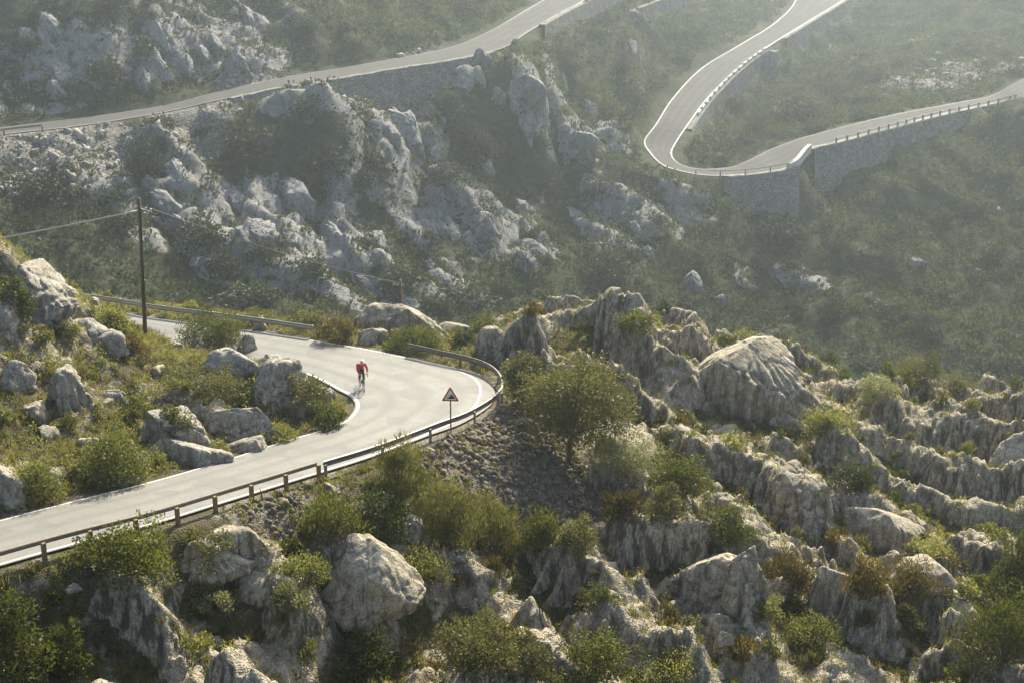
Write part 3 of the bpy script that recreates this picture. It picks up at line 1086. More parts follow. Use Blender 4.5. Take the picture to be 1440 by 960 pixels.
RIGHT = [
    # box, label, seed, keyword arguments
    ((965, 461, 1136, 578), 'big dome shaped outcrop standing against the dark valley', 14, dict(flute=.6, crack=.5, prof=[(-1, .5), (-.5, .92), (.1, 1.08), (.7, .95), (1, .6)], hk=.66)),
    ((830, 614, 918, 684), 'small smooth slab beside the right foot of the olive tree', 18, dict(flute=.8)),
    ((1080, 640, 1160, 735), 'stack of broken blocks at the right end of the fluted curtain', 19, dict(flute=.3, crack=1.2)),
    ((1385, 585, 1500, 672), 'jagged rock reaching out of the frame on the right edge', 23, dict(crack=1.0)),
    ((1185, 712, 1292, 782), 'smooth dome rock at right below the sunlit saddle bushes', 25, dict(flute=.8, crack=.3, prof=[(-1, .7), (-.2, 1.05), (.5, .95), (1, .5)])),
    ((985, 712, 1075, 775), 'low cracked rocks below the fluted curtain', 27, dict(crack=1.1, flute=.3)),
    ((1130, 812, 1206, 882), 'rounded boulder between the two rusty bushes', 29, dict(flute=.7, hk=.7)),
    ((1245, 780, 1345, 868), 'smooth shaded boulder behind the rust coloured bush', 30, dict(flute=.7, crack=.3)),
    ((955, 765, 1050, 850), 'knobbly rock left half of the jagged pair in the lower right', 32, dict(crack=1.1, flute=.5)),
    ((1005, 764, 1085, 860), 'jagged upright block with rounded head in the lower right', 33, dict(crack=1.0, flute=.7, hk=.72)),
    ((1070, 818, 1115, 862), 'small round boulder at the foot of the jagged block', 34, dict(crack=.5, flute=.3)),
    ((450, 755, 588, 872), 'pointed cracked boulder standing alone in the lower left of centre', 43, dict(crack=.45, flute=.3, hk=.60, prof=[(-1, .45), (-.35, 1.12), (.05, .98), (.6, .75), (1, .45)], cell=1.25)),
    ((252, 732, 385, 795), 'arched rock directly below the timber guardrail', 47, dict(hk=.42, flute=.5, prof=[(-1, .5), (-.2, 1.05), (.5, .9), (1, .4)])),
    ((235, 755, 350, 838), 'pale slab leaning under the arched rock', 48, dict(hk=.44, prof=[(-1, .9), (0, .95), (1, .4)], flute=.7)),
    ((325, 798, 410, 860), 'narrow pale ledge in the middle of the lower left', 49, dict(hk=.44, prof=[(-1, 1.0), (0, .8), (1, .4)])),
    ((555, 725, 600, 770), 'small stone standing among bushes below the steel guardrail', 54, dict(crack=.5, flute=.3)),
]
for box, label, seed, kw in RIGHT:
    outcrop(box, label, seed, **kw)
LEFTR = [
    ((20, 328, 112, 470), 'steep pale outcrop on the left hillside crest', 61, dict(hk=.5, prof=[(-1, .95), (-.5, 1.05), (0, .8), (1, .35)], flute=.6, crack=.8)),
    ((-40, 395, 35, 470), 'shaded rock at the left edge below the crest', 62, dict(crack=.8)),
    ((85, 418, 170, 478), 'lower step of the crest outcrop', 63, dict(prof=[(-1, 1), (0, .8), (1, .4)], crack=.8)),
    ((105, 455, 186, 494), 'flat pale rock just left of the utility pole', 64, dict(crack=.8, flute=.3)),
    ((68, 512, 126, 592), 'upright grey rock in the middle of the left hillside', 65, dict(hk=.72, crack=.7)),
    ((180, 545, 312, 632), 'pale jointed blocks above the inner road edge', 67, dict(crack=1.5, flute=.3, boxy=3.2, chips=14)),
    ((262, 545, 412, 622), 'white cracked rocks between the blocks and the bend', 68, dict(crack=1.5, flute=.3, boxy=3.2, chips=14, hk=.5)),
    ((285, 482, 375, 540), 'slanting rock behind the brown bush on the knoll', 69, dict(crack=.9, flute=.2)),
    ((345, 486, 440, 572), 'cubic fractured rock knoll at the inside of the bend', 70, dict(crack=1.2, flute=.2, boxy=3.4)),
    ((330, 470, 366, 502), 'small pointed stone on top of the knoll', 71, dict(crack=.5, flute=.1, hk=.8)),
    ((195, 600, 330, 658), 'brown rock cutting beside the inner road edge', 72, dict(crack=.9)),
    ((-20, 645, 50, 722), 'rough rock face of the road cutting at the left edge', 74, dict(crack=1.0, hk=.66)),
    ((55, 655, 95, 690), 'small pale boulder above the road cutting', 75, dict(crack=.6)),
    ((110, 655, 200, 692), 'brown crumbling rock beside the road at lower left', 76, dict(crack=1.1)),
    ((52, 588, 86, 630), 'small white topped boulder in the grass at left', 77, dict(crack=.5)),
    ((305, 592, 398, 642), 'layered rock ledge stepping down to the inner road line', 601, dict(crack=1.3, flute=.3, boxy=3.2, chips=14)),
    ((395, 545, 450, 590), 'fractured block below the knoll beside the dry bush', 602, dict(crack=1.3, flute=.3, boxy=3.2, chips=14)),
    ((240, 512, 300, 552), 'grey ledge between the low rounded rock and the knoll', 603, dict(crack=1.1, boxy=3.0, chips=14)),
    ((128, 532, 185, 572), 'small jagged outcrop left of the low rounded rock', 604, dict(crack=1.2, boxy=3.0, chips=14)),
    ((-10, 500, 52, 560), 'weathered rock at the left edge halfway down the hillside', 605, dict(crack=1.2, boxy=3.0, chips=14)),
    ((250, 625, 325, 662), 'brown ledge at the foot of the jointed blocks by the road', 606, dict(crack=1.3, boxy=3.2, chips=14)),
    ((440, 535, 478, 572), 'grey stone on the verge beside the inside of the bend', 78, dict(crack=.6)),
]
for box, label, seed, kw in LEFTR:
    outcrop(box, label, seed, mat='rock_left', wk=1.02, **kw)
BACK = [
    ((505, 416, 628, 478), 'dark banded rock behind the far side of the bend', 81, dict(flute=.9, hk=.66)),
    ((610, 440, 668, 480), 'small grey rock right of the dark banded rock', 82, dict(flute=.6)),
    ((668, 450, 720, 492), 'broken rocks behind the steel guardrail', 83, dict(crack=.8)),
    ((500, 455, 550, 490), 'low pale stones by the outer road line', 85, dict(crack=.8)),
    ((352, 448, 378, 470), 'small stone behind the back guardrail', 86, dict(crack=.5)),
]
for box, label, seed, kw in BACK:
    outcrop(box, label, seed, **kw)

# ---- rocks of the far mountainside
FAR_PROTO = []
for k in range(9):
    rg = random.Random(k)
    FAR_PROTO.append(rock_mesh('weathered_rock', 8.0, rg.uniform(2.6, 4.4), rg.uniform(1.3, 2.2), 100 + k, M['rock_far'], flute=1.0, crack=1.1, pitch=0.22, boxy=2.8, chips=14, cell=1.1,
                               prof=[(-1, rg.uniform(.5, 1)), (-.3, 1), (.4, rg.uniform(.7, 1)), (1, .5)], lump=1.3))
FAR_LUMP = [rock_mesh('mountain_rock', 5.0, 4.2, 2.6, 120 + k, M['rock_far'], flute=1.1, crack=1.2, pitch=0.2, lump=1.5, boxy=3.0, chips=24, cell=1.0) for k in range(6)]


def far_rock(u, v, lpx, kind, rnd, label, group=None, proto=None, turn=None, high=1.0):
    p, t = hit(u, v, 118)
    if road_d([p[:2]])[0] < 2.2:
        return None
    Lm = lpx * t / FPX
    me = proto or (rnd.choice(FAR_PROTO) if kind == 'slab' else rnd.choice(FAR_LUMP))
    base = 8.0 if kind == 'slab' else 5.0
    s = Lm / base * (1.25 if kind == 'slab' else 1.0)
    o = link('weathered_rock' if kind == 'slab' else 'mountain_rock', me)
    n = normal_at(p[0], p[1], 3.0)
    zax = (n + Vector((0, 0, 0.8))).normalized()
    ang = R(rnd.uniform(-66, -42)) if turn is None else R(turn)
    if kind != 'slab':
        ang = rnd.uniform(0, 6.28)
    x = Vector((math.cos(ang), math.sin(ang), 0))
    if kind == 'slab':
        zax = n
    x = (x - zax * x.dot(zax)).normalized()
    y = zax.cross(x)
    Mx = Matrix((x, y, zax)).transposed().to_4x4()
    o.matrix_world = Matrix.Translation(Vector(p) - zax * 0.25 * s) @ Mx @ Matrix.Diagonal((s, s * rnd.uniform(.8, 1.2), s * high * rnd.uniform(.8, 1.25), 1))
    return tag(o, label, 'rock', group)


frnd = random.Random(5)
SPECIAL = [(575, 195, 115, 'slab', 'long sunlit slab right below the hazy wall of the upper road', 1.3), (678, 92, 50, 'lump', 'pale rock beneath the bend of the upper road', 1.0),
           (742, 130, 70, 'lump', 'whitish upright rock standing on the hazy spur', 1.2), (765, 155, 62, 'slab', 'grey slab beside the whitish rock on the spur', 1.0),
           (792, 116, 45, 'slab', 'thin bright slab lying highest on the spur', .8), (832, 155, 52, 'slab', 'thin bright slab right of the spur rocks', .8),
           (890, 70, 50, 'slab', 'bright slab lying just left of the hairpin arm', .8), (745, 40, 34, 'lump', 'knob of rock beside the topmost road', 1.4),
           (832, 25, 34, 'lump', 'hazy knob of rock under the top wall', 1.3), (888, 25, 32, 'lump', 'second hazy knob of rock, farther right under the top wall', 1.3),
           (683, 236, 50, 'slab', 'slender pale slab in the middle of the mountainside', .9), (815, 207, 66, 'lump', 'broad pale rock face on the mountainside left of the hairpin', 1.0),
           (1081, 92, 52, 'lump', 'rock pillar standing against the hairpin arm', 1.6), (1066, 180, 36, 'slab', 'pale slab inside the hairpin', .9),
           (975, 412, 62, 'lump', 'lone rock in the dark scrub below the hairpin', .9), (1290, 372, 50, 'lump', 'faint rock in the dark scrub at far right', .7),
           (138, 175, 18, 'lump', 'boulder sitting on the edge of the upper road', 1.3), (112, 181, 16, 'lump', 'smaller boulder left of the one on the upper road edge', 1.0)]
for u, v, l, kd, lb, hg in SPECIAL:
    far_rock(u, v, l, kd, frnd, lb, None, None, None, hg)
BANDS = [  # u, v, count, spread u, spread v, size range, kind
    (235, 235, 9, 50, 40, 40, 85, 'slab'), (330, 310, 14, 80, 55, 45, 100, 'slab'), (440, 330, 16, 80, 60, 45, 100, 'slab'), (560, 350, 12, 60, 55, 40, 85, 'slab'),
    (620, 290, 8, 45, 45, 40, 80, 'slab'), (700, 330, 12, 55, 50, 35, 75, 'slab'), (780, 360, 9, 45, 45, 35, 65, 'slab'), (870, 300, 10, 45, 40, 35, 65, 'slab'), (945, 300, 7, 25, 35, 30, 50, 'slab'),
    (400, 400, 8, 70, 25, 35, 70, 'slab'), (590, 410, 8, 60, 22, 35, 60, 'slab'), (690, 420, 6, 40, 20, 30, 50, 'slab'),
    (90, 60, 16, 90, 45, 45, 100, 'slab'), (230, 70, 14, 60, 45, 45, 95, 'slab'), (330, 50, 12, 45, 45, 45, 85, 'slab'), (60, 125, 10, 80, 14, 35, 70, 'slab'), (190, 115, 8, 60, 12, 30, 65, 'slab'),
    (560, 205, 7, 35, 40, 35, 70, 'slab'), (480, 250, 6, 60, 40, 25, 50, 'slab'), (760, 190, 8, 60, 40, 22, 45, 'slab'), (60, 230, 9, 60, 30, 18, 36, 'lump'), (350, 190, 6, 60, 20, 18, 34, 'lump'),
    (1330, 95, 9, 70, 22, 12, 26, 'lump'), (1100, 400, 8, 120, 30, 14, 34, 'lump'), (1300, 330, 8, 110, 60, 10, 24, 'lump'), (1050, 180, 5, 50, 25, 10, 22, 'lump'), (700, 150, 5, 30, 30, 25, 45, 'lump')]
for u, v, n, su, sv, a, b, kd in BANDS:
    for _ in range(int(n * .42)):
        far_rock(u + frnd.gauss(0, su * .6), v + frnd.gauss(0, sv * .6), frnd.uniform(a, b), kd, frnd,
                 'pale weathered rock sticking out of the scrub of the far mountainside', 'weathered rocks of the far mountainside')

# ---- loose rocks of the near slope
NEAR_PROTO = [rock_mesh('loose_rock', 1.0, 0.8, 0.5, 140 + k, M['rock'], flute=0.2, crack=0.7, pitch=0.05, cell=.4, boxy=2.8, chips=12) for k in range(6)]
lr = random.Random(11)
cnt = 0
while cnt < 120:
    x, y = lr.uniform(-26, 34), lr.uniform(48, 92)
    if road_d([[x, y]])[0] < 1.2:
        continue
    z = ground_z([[x, y]])[0]
    u, v, t = project([x, y, z])
    if not (-40 < u[0] < 1480 and 300 < v[0] < 990):
        continue
    if any(((x - a) / rx) ** 2 + ((y - b) / ry) ** 2 < 0.8 for a, b, rx, ry in ROCK_FEET):
        continue
    o = link('loose_rock', lr.choice(NEAR_PROTO))
    s = lr.uniform(0.35, 1.0) ** 1.5 * 1.9
    o.location = (x, y, z - 0.12 * s)
    o.rotation_euler = (lr.uniform(-.2, .2), lr.uniform(-.2, .2), lr.uniform(0, 6.28))
    o.scale = (s, s * lr.uniform(.8, 1.2), s * lr.uniform(.7, 1.3))
    tag(o, 'loose grey limestone rock lying in the scrub around the bend', 'rock', 'loose rocks on the near slope')
    cnt += 1

# ---- scree below the bend: one mass of small angular stones
ico = np.array([(0, 0, 1), (.894, 0, .447), (.276, .851, .447), (-.724, .526, .447), (-.724, -.526, .447), (.276, -.851, .447),
                (.724, .526, -.447), (-.276, .851, -.447), (-.894, 0, -.447), (-.276, -.851, -.447), (.724, -.526, -.447), (0, 0, -1)])
icf = np.array([(0, 1, 2), (0, 2, 3), (0, 3, 4), (0, 4, 5), (0, 5, 1), (1, 6, 2), (2, 7, 3), (3, 8, 4), (4, 9, 5), (5, 10, 1), (2, 6, 7), (3, 7, 8), (4, 8, 9), (5, 9, 10), (1, 10, 6),
                (6, 11, 7), (7, 11, 8), (8, 11, 9), (9, 11, 10), (10, 11, 6)])


def stones(name, spots, n, smin, smax, mat, label):
    V, F_ = [], []
    k = 0
    rr = np.array([s[2] for s in spots])
    for _ in range(n):
        s = spots[RNG.choice(len(spots), p=rr ** 2 / (rr ** 2).sum())]
        a, q = RNG.uniform(0, 2 * np.pi), math.sqrt(RNG.uniform()) * s[2] * 1.12
        x, y = s[0] + math.cos(a) * q, s[1] + math.sin(a) * q
        if road_d([[x, y]])[0] < 0.9:
            continue
        sz = smin + (smax - smin) * RNG.uniform() ** 6
        Q, _r = np.linalg.qr(RNG.normal(size=(3, 3)))
        p = (ico * RNG.uniform(.65, 1.25, (12, 1)) * sz * RNG.uniform(.4, 1.35, 3)) @ Q + np.array([x, y, ground_z([[x, y]])[0] + sz * .2])
        V.append(p)
        F_.append(icf + k)
        k += 12
    o = link(name, np_mesh(name, np.concatenate(V), np.concatenate(F_), False, None, [mat]))
    return tag(o, label, None, None, 'stuff')


M['scree'] = plain('scree_stone', (0.17, 0.14, 0.10), 0.95, 0, 0.5, 2.3)
M['scree_far'] = plain('far_scree_stone', (0.33, 0.31, 0.27), 0.95, 0, 0.4, 0.9)
stones('scree', NEAR_SCREE, 9000, .02, .24, M['scree'], 'brown scree spilling down below the steel guardrail')
stones('mountain_scree', FAR_SCREE, 3200, .12, .6, M['scree_far'], 'stony scree patches on the far mountainside')


# ------------------------------------------------------------------ vegetation
def rand_dirs(n, rg):
    d = rg.normal(size=(n, 3))
    return d / np.linalg.norm(d, axis=1)[:, None]


def leaves(C, Dr, ln, wd, rg):
    """rhombic leaves at C pointing along Dr"""
    n = len(C)
    s = np.cross(Dr, rand_dirs(n, rg))
    s /= np.linalg.norm(s, axis=1)[:, None] + 1e-9
    l = (ln * rg.uniform(.6, 1.3, n))[:, None]
    w = (wd * rg.uniform(.7, 1.3, n))[:, None]
    V = np.stack([C, C + Dr * l * .45 + s * w * .5, C + Dr * l, C + Dr * l * .45 - s * w * .5], 1).reshape(-1, 3)
    F_ = np.arange(4 * n).reshape(n, 4)
    return V, F_


KIND = {  # leaf length, width, up bias, outward bias, clump radius, material, coverage
    'round': (.12, .065, .5, .7, .20, 'lentisk', 3.0), 'dark': (.12, .065, .4, .7, .20, 'dark', 3.2), 'bright': (.11, .05, .6, .7, .22, 'bright', 2.6),
    'pale': (.10, .05, .7, .6, .2, 'pale', 2.6), 'tree': (.15, .06, .3, .8, .21, 'olive', 4.2), 'olive': (.13, .05, .3, .8, .17, 'olive', 2.6), 'broom': (.30, .035, 1.3, .5, .22, 'olive', 2.4),
    'rust': (.20, .05, 1.0, .6, .2, 'rust', 2.8), 'feather': (.24, .032, 1.2, .7, .16, 'olive', 2.8), 'green': (.15, .05, .9, .6, .2, 'lentisk', 2.8)}


def bush_mesh(name, Wd, Dp, Hh, kind, seed, cap=11000, lift=0.0, coarse=1.0, tall=False):
    rg = np.random.default_rng(seed)
    ln, wd, up, outw, cr, mt, cov = KIND[kind]
    ln, wd = ln * coarse, wd * coarse
    ln, wd = ln * 1.15, wd * 1.25
    N = cov * Wd * Hh / (ln * wd * .5)
    if N > cap:
        k = math.sqrt(N / cap)
        ln, wd, N = ln * k, wd * k, cap
    N = int(max(N, 120))
    nc = int(np.clip(Wd * Hh * 9 / coarse, 16, 120))
    d = rand_dirs(nc, rg)
    d[:, 2] = np.abs(d[:, 2]) if not tall else d[:, 2]
    rad = rg.uniform(.35, 1.0, nc) ** .5 * (1 + .6 * fbm(d * 2.2 + seed, 2, seed))
    dim = np.array([Wd / 2, Dp / 2, Hh * (.86 if not tall else .5)])
    cc = d * rad[:, None] * dim * .84
    cc[:, 2] += lift + (Hh * .5 if tall else Hh * .06)
    rc = cr * min(Wd, Hh * 1.4) * rg.uniform(.4, 1.35, nc) * .82
    w = rc ** 2
    ci = rg.choice(nc, N, p=w / w.sum())
    dd = rand_dirs(N, rg)
    C = cc[ci] + dd * (rc[ci] * rg.uniform(.25, 1.0, N) ** .6)[:, None] * np.array([1, 1, .8])
    Dr = dd * outw + np.array([0, 0, up]) + rg.normal(size=(N, 3)) * .55
    Dr /= np.linalg.norm(Dr, axis=1)[:, None]
    C[:, 2] = np.maximum(C[:, 2], .02)
    tone = np.clip(rg.uniform(0, 1, nc)[ci] * .55 + rg.uniform(0, 1, N) * .45, 0, 1)
    V, F_ = leaves(C, Dr, ln, wd, rg)
    return np_mesh(name, V, F_, False, {'tone': np.repeat(tone, 4)}, [M[mt]]), cc


def stems(cc, base_r, rnd, parent, n=6, name='stem', trunk=None):
    mb = MB()
    idx = list(range(len(cc)))
    rnd.shuffle(idx)
    z0 = 0.0
    if trunk:
        mb.tube([(0, 0, -.3), (trunk[0] * .4, 0, trunk[2] * .5), trunk], [base_r * 1.25, base_r, base_r * .8], 8)
    o0 = Vector(trunk) if trunk else Vector((0, 0, -.15))
    for i in idx[:n]:
        e = Vector(cc[i]) * rnd.uniform(.9, 1.22)
        m = o0.lerp(e, .5) + Vector((rnd.uniform(-.1, .1), rnd.uniform(-.1, .1), rnd.uniform(0, .15))) * e.length * .5
        mb.tube([o0 + Vector((rnd.uniform(-.5, .5), rnd.uniform(-.5, .5), 0)) * base_r, m, e], [base_r * .6, base_r * .42, base_r * .12], 5)
    return mb.build(name, M['bark'], parent, True)


def copy_tree(o, parent=None):
    c = o.copy()
    COL.objects.link(c)
    c.parent = parent
    for ch in o.children:
        copy_tree(ch, c)
    return c


BUSH_FEET = []


def bush(box, kind, label, seed, cat='bush', name='bush', hk=.9, dk=.85, t0=44.0, cap=11000, foot=None):
    u0, v0, u1, v1 = box
    p, t = hit((u0 + u1) / 2 if foot is None else foot, v1 - 3, t0)
    Wd, Hh = .93 * (u1 - u0) * t / FPX, .95 * hk * (v1 - v0) * t / FPX
    x, y = p[0], p[1] + Wd * dk * .3
    e = empty(name, (x, y, ground_z([[x, y]])[0] - .05))
    tag(e, label, cat)
    me, cc = bush_mesh('foliage', Wd, Wd * dk, Hh, kind, seed, cap)
    link('foliage', me, e)
    stems(cc, .035 + .012 * Hh, random.Random(seed), e, 14)
    BUSH_FEET.append((x, y, Wd * .5, Wd * dk * .5))
    return e


BUSHES = [
    ((236, 424, 348, 500), 'green', 'leafy green bush in front of the back stretch of road', 201),
    ((205, 492, 352, 556), 'olive', 'wide olive brown bush on the slope below the leafy green bush', 202),
    ((528, 450, 632, 500), 'green', 'wide green bush on the outer verge in front of the dark banded rock', 203),
    ((628, 456, 676, 496), 'dark', 'dark bush at the far end of the curved steel guardrail', 204),
    ((652, 428, 710, 478), 'green', 'round green bush on the ridge behind the guardrail', 205),
    ((385, 425, 470, 470), 'olive', 'yellowish bush behind the back guardrail', 206),
    ((440, 438, 505, 488), 'rust', 'reddish brown bush at the end of the back guardrail', 207),
    ((330, 428, 390, 462), 'olive', 'small yellow green bush behind the leafy green bush', 208),
    ((405, 650, 530, 752), 'green', 'spreading fresh green bush under the gap between the guardrails', 211),
    ((515, 590, 605, 715), 'feather', 'tall feathery shrub standing up in front of the steel guardrail', 212),
    ((555, 660, 690, 775), 'feather', 'dense feathery shrub on the slope below the rockfall sign', 213),
    ((470, 690, 580, 790), 'dark', 'dark bush under the tall feathery shrub', 214),
    ((655, 690, 745, 788), 'broom', 'brownish upright bush at the foot of the scree', 215),
    ((720, 700, 800, 792), 'green', 'green ferny bush right of the brownish upright bush', 216),
    ((780, 725, 850, 800), 'olive', 'olive shrub at the lower end of the scree', 217),
    ((85, 765, 262, 868), 'round', 'broad dark bush directly under the timber guardrail', 218),
    ((-50, 782, 70, 975), 'round', 'tall dark thicket at the left edge below the road', 219),
    ((50, 832, 128, 965), 'round', 'yellow tipped upright bush in the bottom left corner', 220),
    ((240, 775, 330, 840), 'olive', 'olive bush between the pale slabs at lower left', 221),
    ((380, 765, 470, 835), 'bright', 'bright leaved shrub left of the pointed boulder', 222),
    ((255, 842, 345, 890), 'pale', 'pale flowering clump on the fluted slab in the lower left', 223),
    ((370, 852, 455, 910), 'pale', 'pale sunlit clump left of the pointed boulder near the bottom', 224),
    ((545, 770, 640, 840), 'bright', 'bright bush right of the pointed boulder', 225),
    ((672, 768, 716, 806), 'rust', 'small orange shrub on bare rock in the lower centre', 226),
    ((620, 806, 735, 935), 'olive', 'big twiggy bush in the bottom centre', 227),
    ((700, 835, 800, 965), 'olive', 'tawny bush leaning against the right of the big twiggy bush', 228),
    ((600, 880, 720, 985), 'olive', 'olive low bush at the foot of the big twiggy bush', 229),
    ((770, 890, 900, 985), 'round', 'dense green bush on the bottom edge right of centre', 230),
    ((890, 915, 1010, 990), 'bright', 'bright leafy bush on the bottom edge right of the dense green bush', 231),
    ((470, 862, 560, 965), 'dark', 'shaded bush below the pointed boulder', 232),
    ((805, 826, 868, 868), 'round', 'small dome bush on a bare ledge in the lower centre', 233),
    ((912, 638, 1008, 728), 'round', 'domed green bush in front of the fluted curtain of rock', 234),
    ((848, 694, 912, 772), 'rust', 'brown topped bush left of the domed green bush', 235),
    ((905, 708, 975, 782), 'olive', 'golden bush under the domed green bush', 236),
    ((820, 636, 938, 712), 'pale', 'whitish flowering mat running down beside the smooth slab', 237),
    ((975, 720, 1072, 790), 'green', 'green bush between the low cracked rocks', 238),
    ((1065, 758, 1150, 850), 'rust', 'rusty bush right of the jagged block', 239),
    ((1140, 782, 1212, 838), 'olive', 'olive bush behind the rounded boulder', 240),
    ((1180, 792, 1250, 885), 'rust', 'upright rust coloured bush right of the rounded boulder', 241),
    ((1225, 795, 1322, 885), 'rust', 'broad rust coloured bush in front of the smooth shaded boulder', 242),
    ((1125, 545, 1215, 608), 'bright', 'sunlit bright bush on the saddle right of the dome outcrop', 243),
    ((1195, 545, 1275, 592), 'pale', 'pale sunlit bush on the saddle, the right hand one', 244),
    ((1250, 502, 1335, 560), 'olive', 'spreading bush on the far right ridge against the dark valley', 245),
    ((1318, 510, 1385, 555), 'olive', 'second bush on the far right ridge, nearer the frame edge', 246),
    ((1385, 690, 1480, 862), 'green', 'tall leafy bush on the right edge', 247),
    ((1345, 835, 1490, 990), 'green', 'large green bush filling the bottom right corner', 248),
    ((1275, 745, 1350, 792), 'bright', 'bright patch of herbs behind the smooth shaded boulder', 249),
    ((1095, 868, 1195, 930), 'bright', 'leafy bush low in the right half below the small round boulder', 250),
    ((1030, 838, 1110, 882), 'bright', 'bright clump at the foot of the jagged rocks', 251),
    ((1230, 862, 1310, 905), 'olive', 'olive clump left of the large green bush in the bottom right corner', 252),
    ((-20, 345, 48, 450), 'dark', 'dark bush on the top left of the hillside', 253),
    ((100, 585, 215, 690), 'round', 'dense green hummock above the inner road edge', 254),
    ((395, 520, 470, 592), 'olive', 'dry grassy bush on the face of the fractured knoll', 255),
    ((430, 560, 495, 610), 'green', 'green bush on the inner kerb of the bend', 256),
    ((355, 590, 430, 628), 'bright', 'bright herbs beside the inner road line', 257),
    ((10, 610, 90, 715), 'bright', 'tall bright herbs above the road cutting at left', 258),
    ((200, 560, 275, 612), 'round', 'small rounded bush among the jointed blocks', 259),
    ((860, 455, 930, 500), 'round', 'bush in the hollow of the ridge crest', 261),
    ((1160, 640, 1240, 700), 'dark', 'dark bush under the long fluted ledge', 262),
    ((120, 420, 190, 470), 'bright', 'bright bush on the crest left of the pole', 263),
    ((160, 462, 208, 508), 'rust', 'tall dry grass bush around the foot of the pole', 264),
]
for b in BUSHES:
    bush(*b)


def tree(u, v, box, label, seed, kind='tree', t0=44.0):
    p, t = hit(u, v, t0)
    u0, v0, u1, v1 = box
    Wd, Hh = (u1 - u0) * t / FPX, (v1 - v0) * t / FPX
    e = empty('small_tree', (p[0], p[1], p[2] - .1))
    tag(e, label, 'tree')
    zc = (v - v1) * t / FPX * .95
    me, cc = bush_mesh('crown', Wd, Wd * .85, Hh * .98, kind, seed, 20000, max(zc, .3), tall=True)
    cc = cc + np.array([((u0 + u1) / 2 - u) * t / FPX, 0, 0])
    me.transform(Matrix.Translation((((u0 + u1) / 2 - u) * t / FPX, 0, 0)))
    link('crown', me, e)
    stems(cc, .14, random.Random(seed), e, 14, 'trunk', (.1, 0, max(zc, .4) + Hh * .12))
    BUSH_FEET.append((p[0], p[1], Wd * .4, Wd * .35))


tree(800, 648, (738, 484, 892, 622), 'wide olive tree on the scree slope right of the bend', 301)
tree(752, 585, (704, 482, 772, 566), 'smaller pale tree leaning behind the olive tree', 302)

# ---- scattered shrubs of the near slope (copies)
def proto_bush(kind, W_, H_, seed):
    e = empty('shrub', (0, 0, 0))
    me, cc = bush_mesh('foliage', W_, W_, H_, kind, seed, 2600)
    link('foliage', me, e)
    stems(cc, .03, random.Random(seed), e, 5)
    return e


PR = [proto_bush(k, w, h, 400 + i) for i, (k, w, h) in enumerate((('round', 1.3, .9), ('dark', 1.4, 1.0), ('bright', 1.1, .7), ('pale', 1.0, .6), ('olive', 1.2, .9), ('rust', 1.1, .8), ('broom', .9, .9), ('green', 1.2, 1.0), ('bright', 1.3, .9), ('rust', .9, .7)))]
br = random.Random(3)
used = set()
cnt = tries = 0
SHRUB_LB = {0: 'low shrub', 1: 'low shrub'}
while cnt < 300 and tries < 20000:
    tries += 1
    x, y = br.uniform(-28, 36), br.uniform(47, 96)
    rd = road_d([[x, y]])[0]
    if rd < 1.3:
        continue
    z = ground_z([[x, y]])[0]
    u, v, t = project([x, y, z])
    u, v = u[0], v[0]
    if not (-50 < u < 1490 and 300 < v < 1010):
        continue
    left = u < 500 and v < 730 - .28 * u
    if 200 < u < 480 and 452 < v < 525:
        continue
    if not left and br.random() < .55:
        continue
    if any((x - a) ** 2 + (y - b) ** 2 < r * r for a, b, r in NEAR_SCREE) and br.random() < .93:
        continue
    inr = any(((x - a) / rx) ** 2 + ((y - b) / ry) ** 2 < (0.7) for a, b, rx, ry in ROCK_FEET)
    if inr:
        continue
    i = br.choice((2, 8, 3, 0, 4, 2, 7, 5)) if left else br.choice((0, 1, 2, 3, 4, 5, 6, 7, 8, 9, 5, 4, 0))
    if i not in used:
        o = PR[i]
        used.add(i)
    else:
        o = copy_tree(PR[i])
    s = br.uniform(.6, 1.25)
    if rd < 2.2:
        s *= .6
    o.location = (x, y, z - .08)
    o.rotation_euler = (0, 0, br.uniform(0, 6.28))
    o.scale = (s * br.uniform(.85, 1.2), s, s * br.uniform(.8, 1.25))
    tag(o, 'low shrub scattered between the rocks of the near slope', 'shrub', 'low shrubs of the near slope')
    cnt += 1
for i, o in enumerate(PR):
    if i not in used:
        for ch in list(o.children):
            bpy.data.objects.remove(ch)
        bpy.data.objects.remove(o)

# ---- grass and herbs of the near slope: ground cover
def cover_points(n, seed):
    rg = np.random.default_rng(seed)
    xy = np.column_stack([rg.uniform(-29, 37, n), rg.uniform(46, 98, n)])
    z = ground_z(xy)
    u, v, t = project(np.column_stack([xy, z]))
    ok = (u > -60) & (u < 1500) & (v > 290) & (v < 1010) & (road_d(xy) > .75)
    left = (u < 500) & (v < 735 - .28 * u)
    m = fbm(np.column_stack([xy / 2.6, z * 0]), 3, seed)
    dens = np.where(left, .98, np.where(m > -.08, .85, .45))
    dens = np.where(blob(xy, NEAR_SCREE) > .4, dens * .22, dens)
    inr = np.zeros(n, bool)
    for a, b, rx, ry in ROCK_FEET:
        inr |= ((xy[:, 0] - a) / rx) ** 2 + ((xy[:, 1] - b) / ry) ** 2 < .62
    dens = dens * (1 - .75 * _bil(GN, 'B', xy))
    ok &= (rg.uniform(0, 1, n) < dens) & ~inr
    return np.column_stack([xy, z])[ok], rg, m[ok], left[ok]


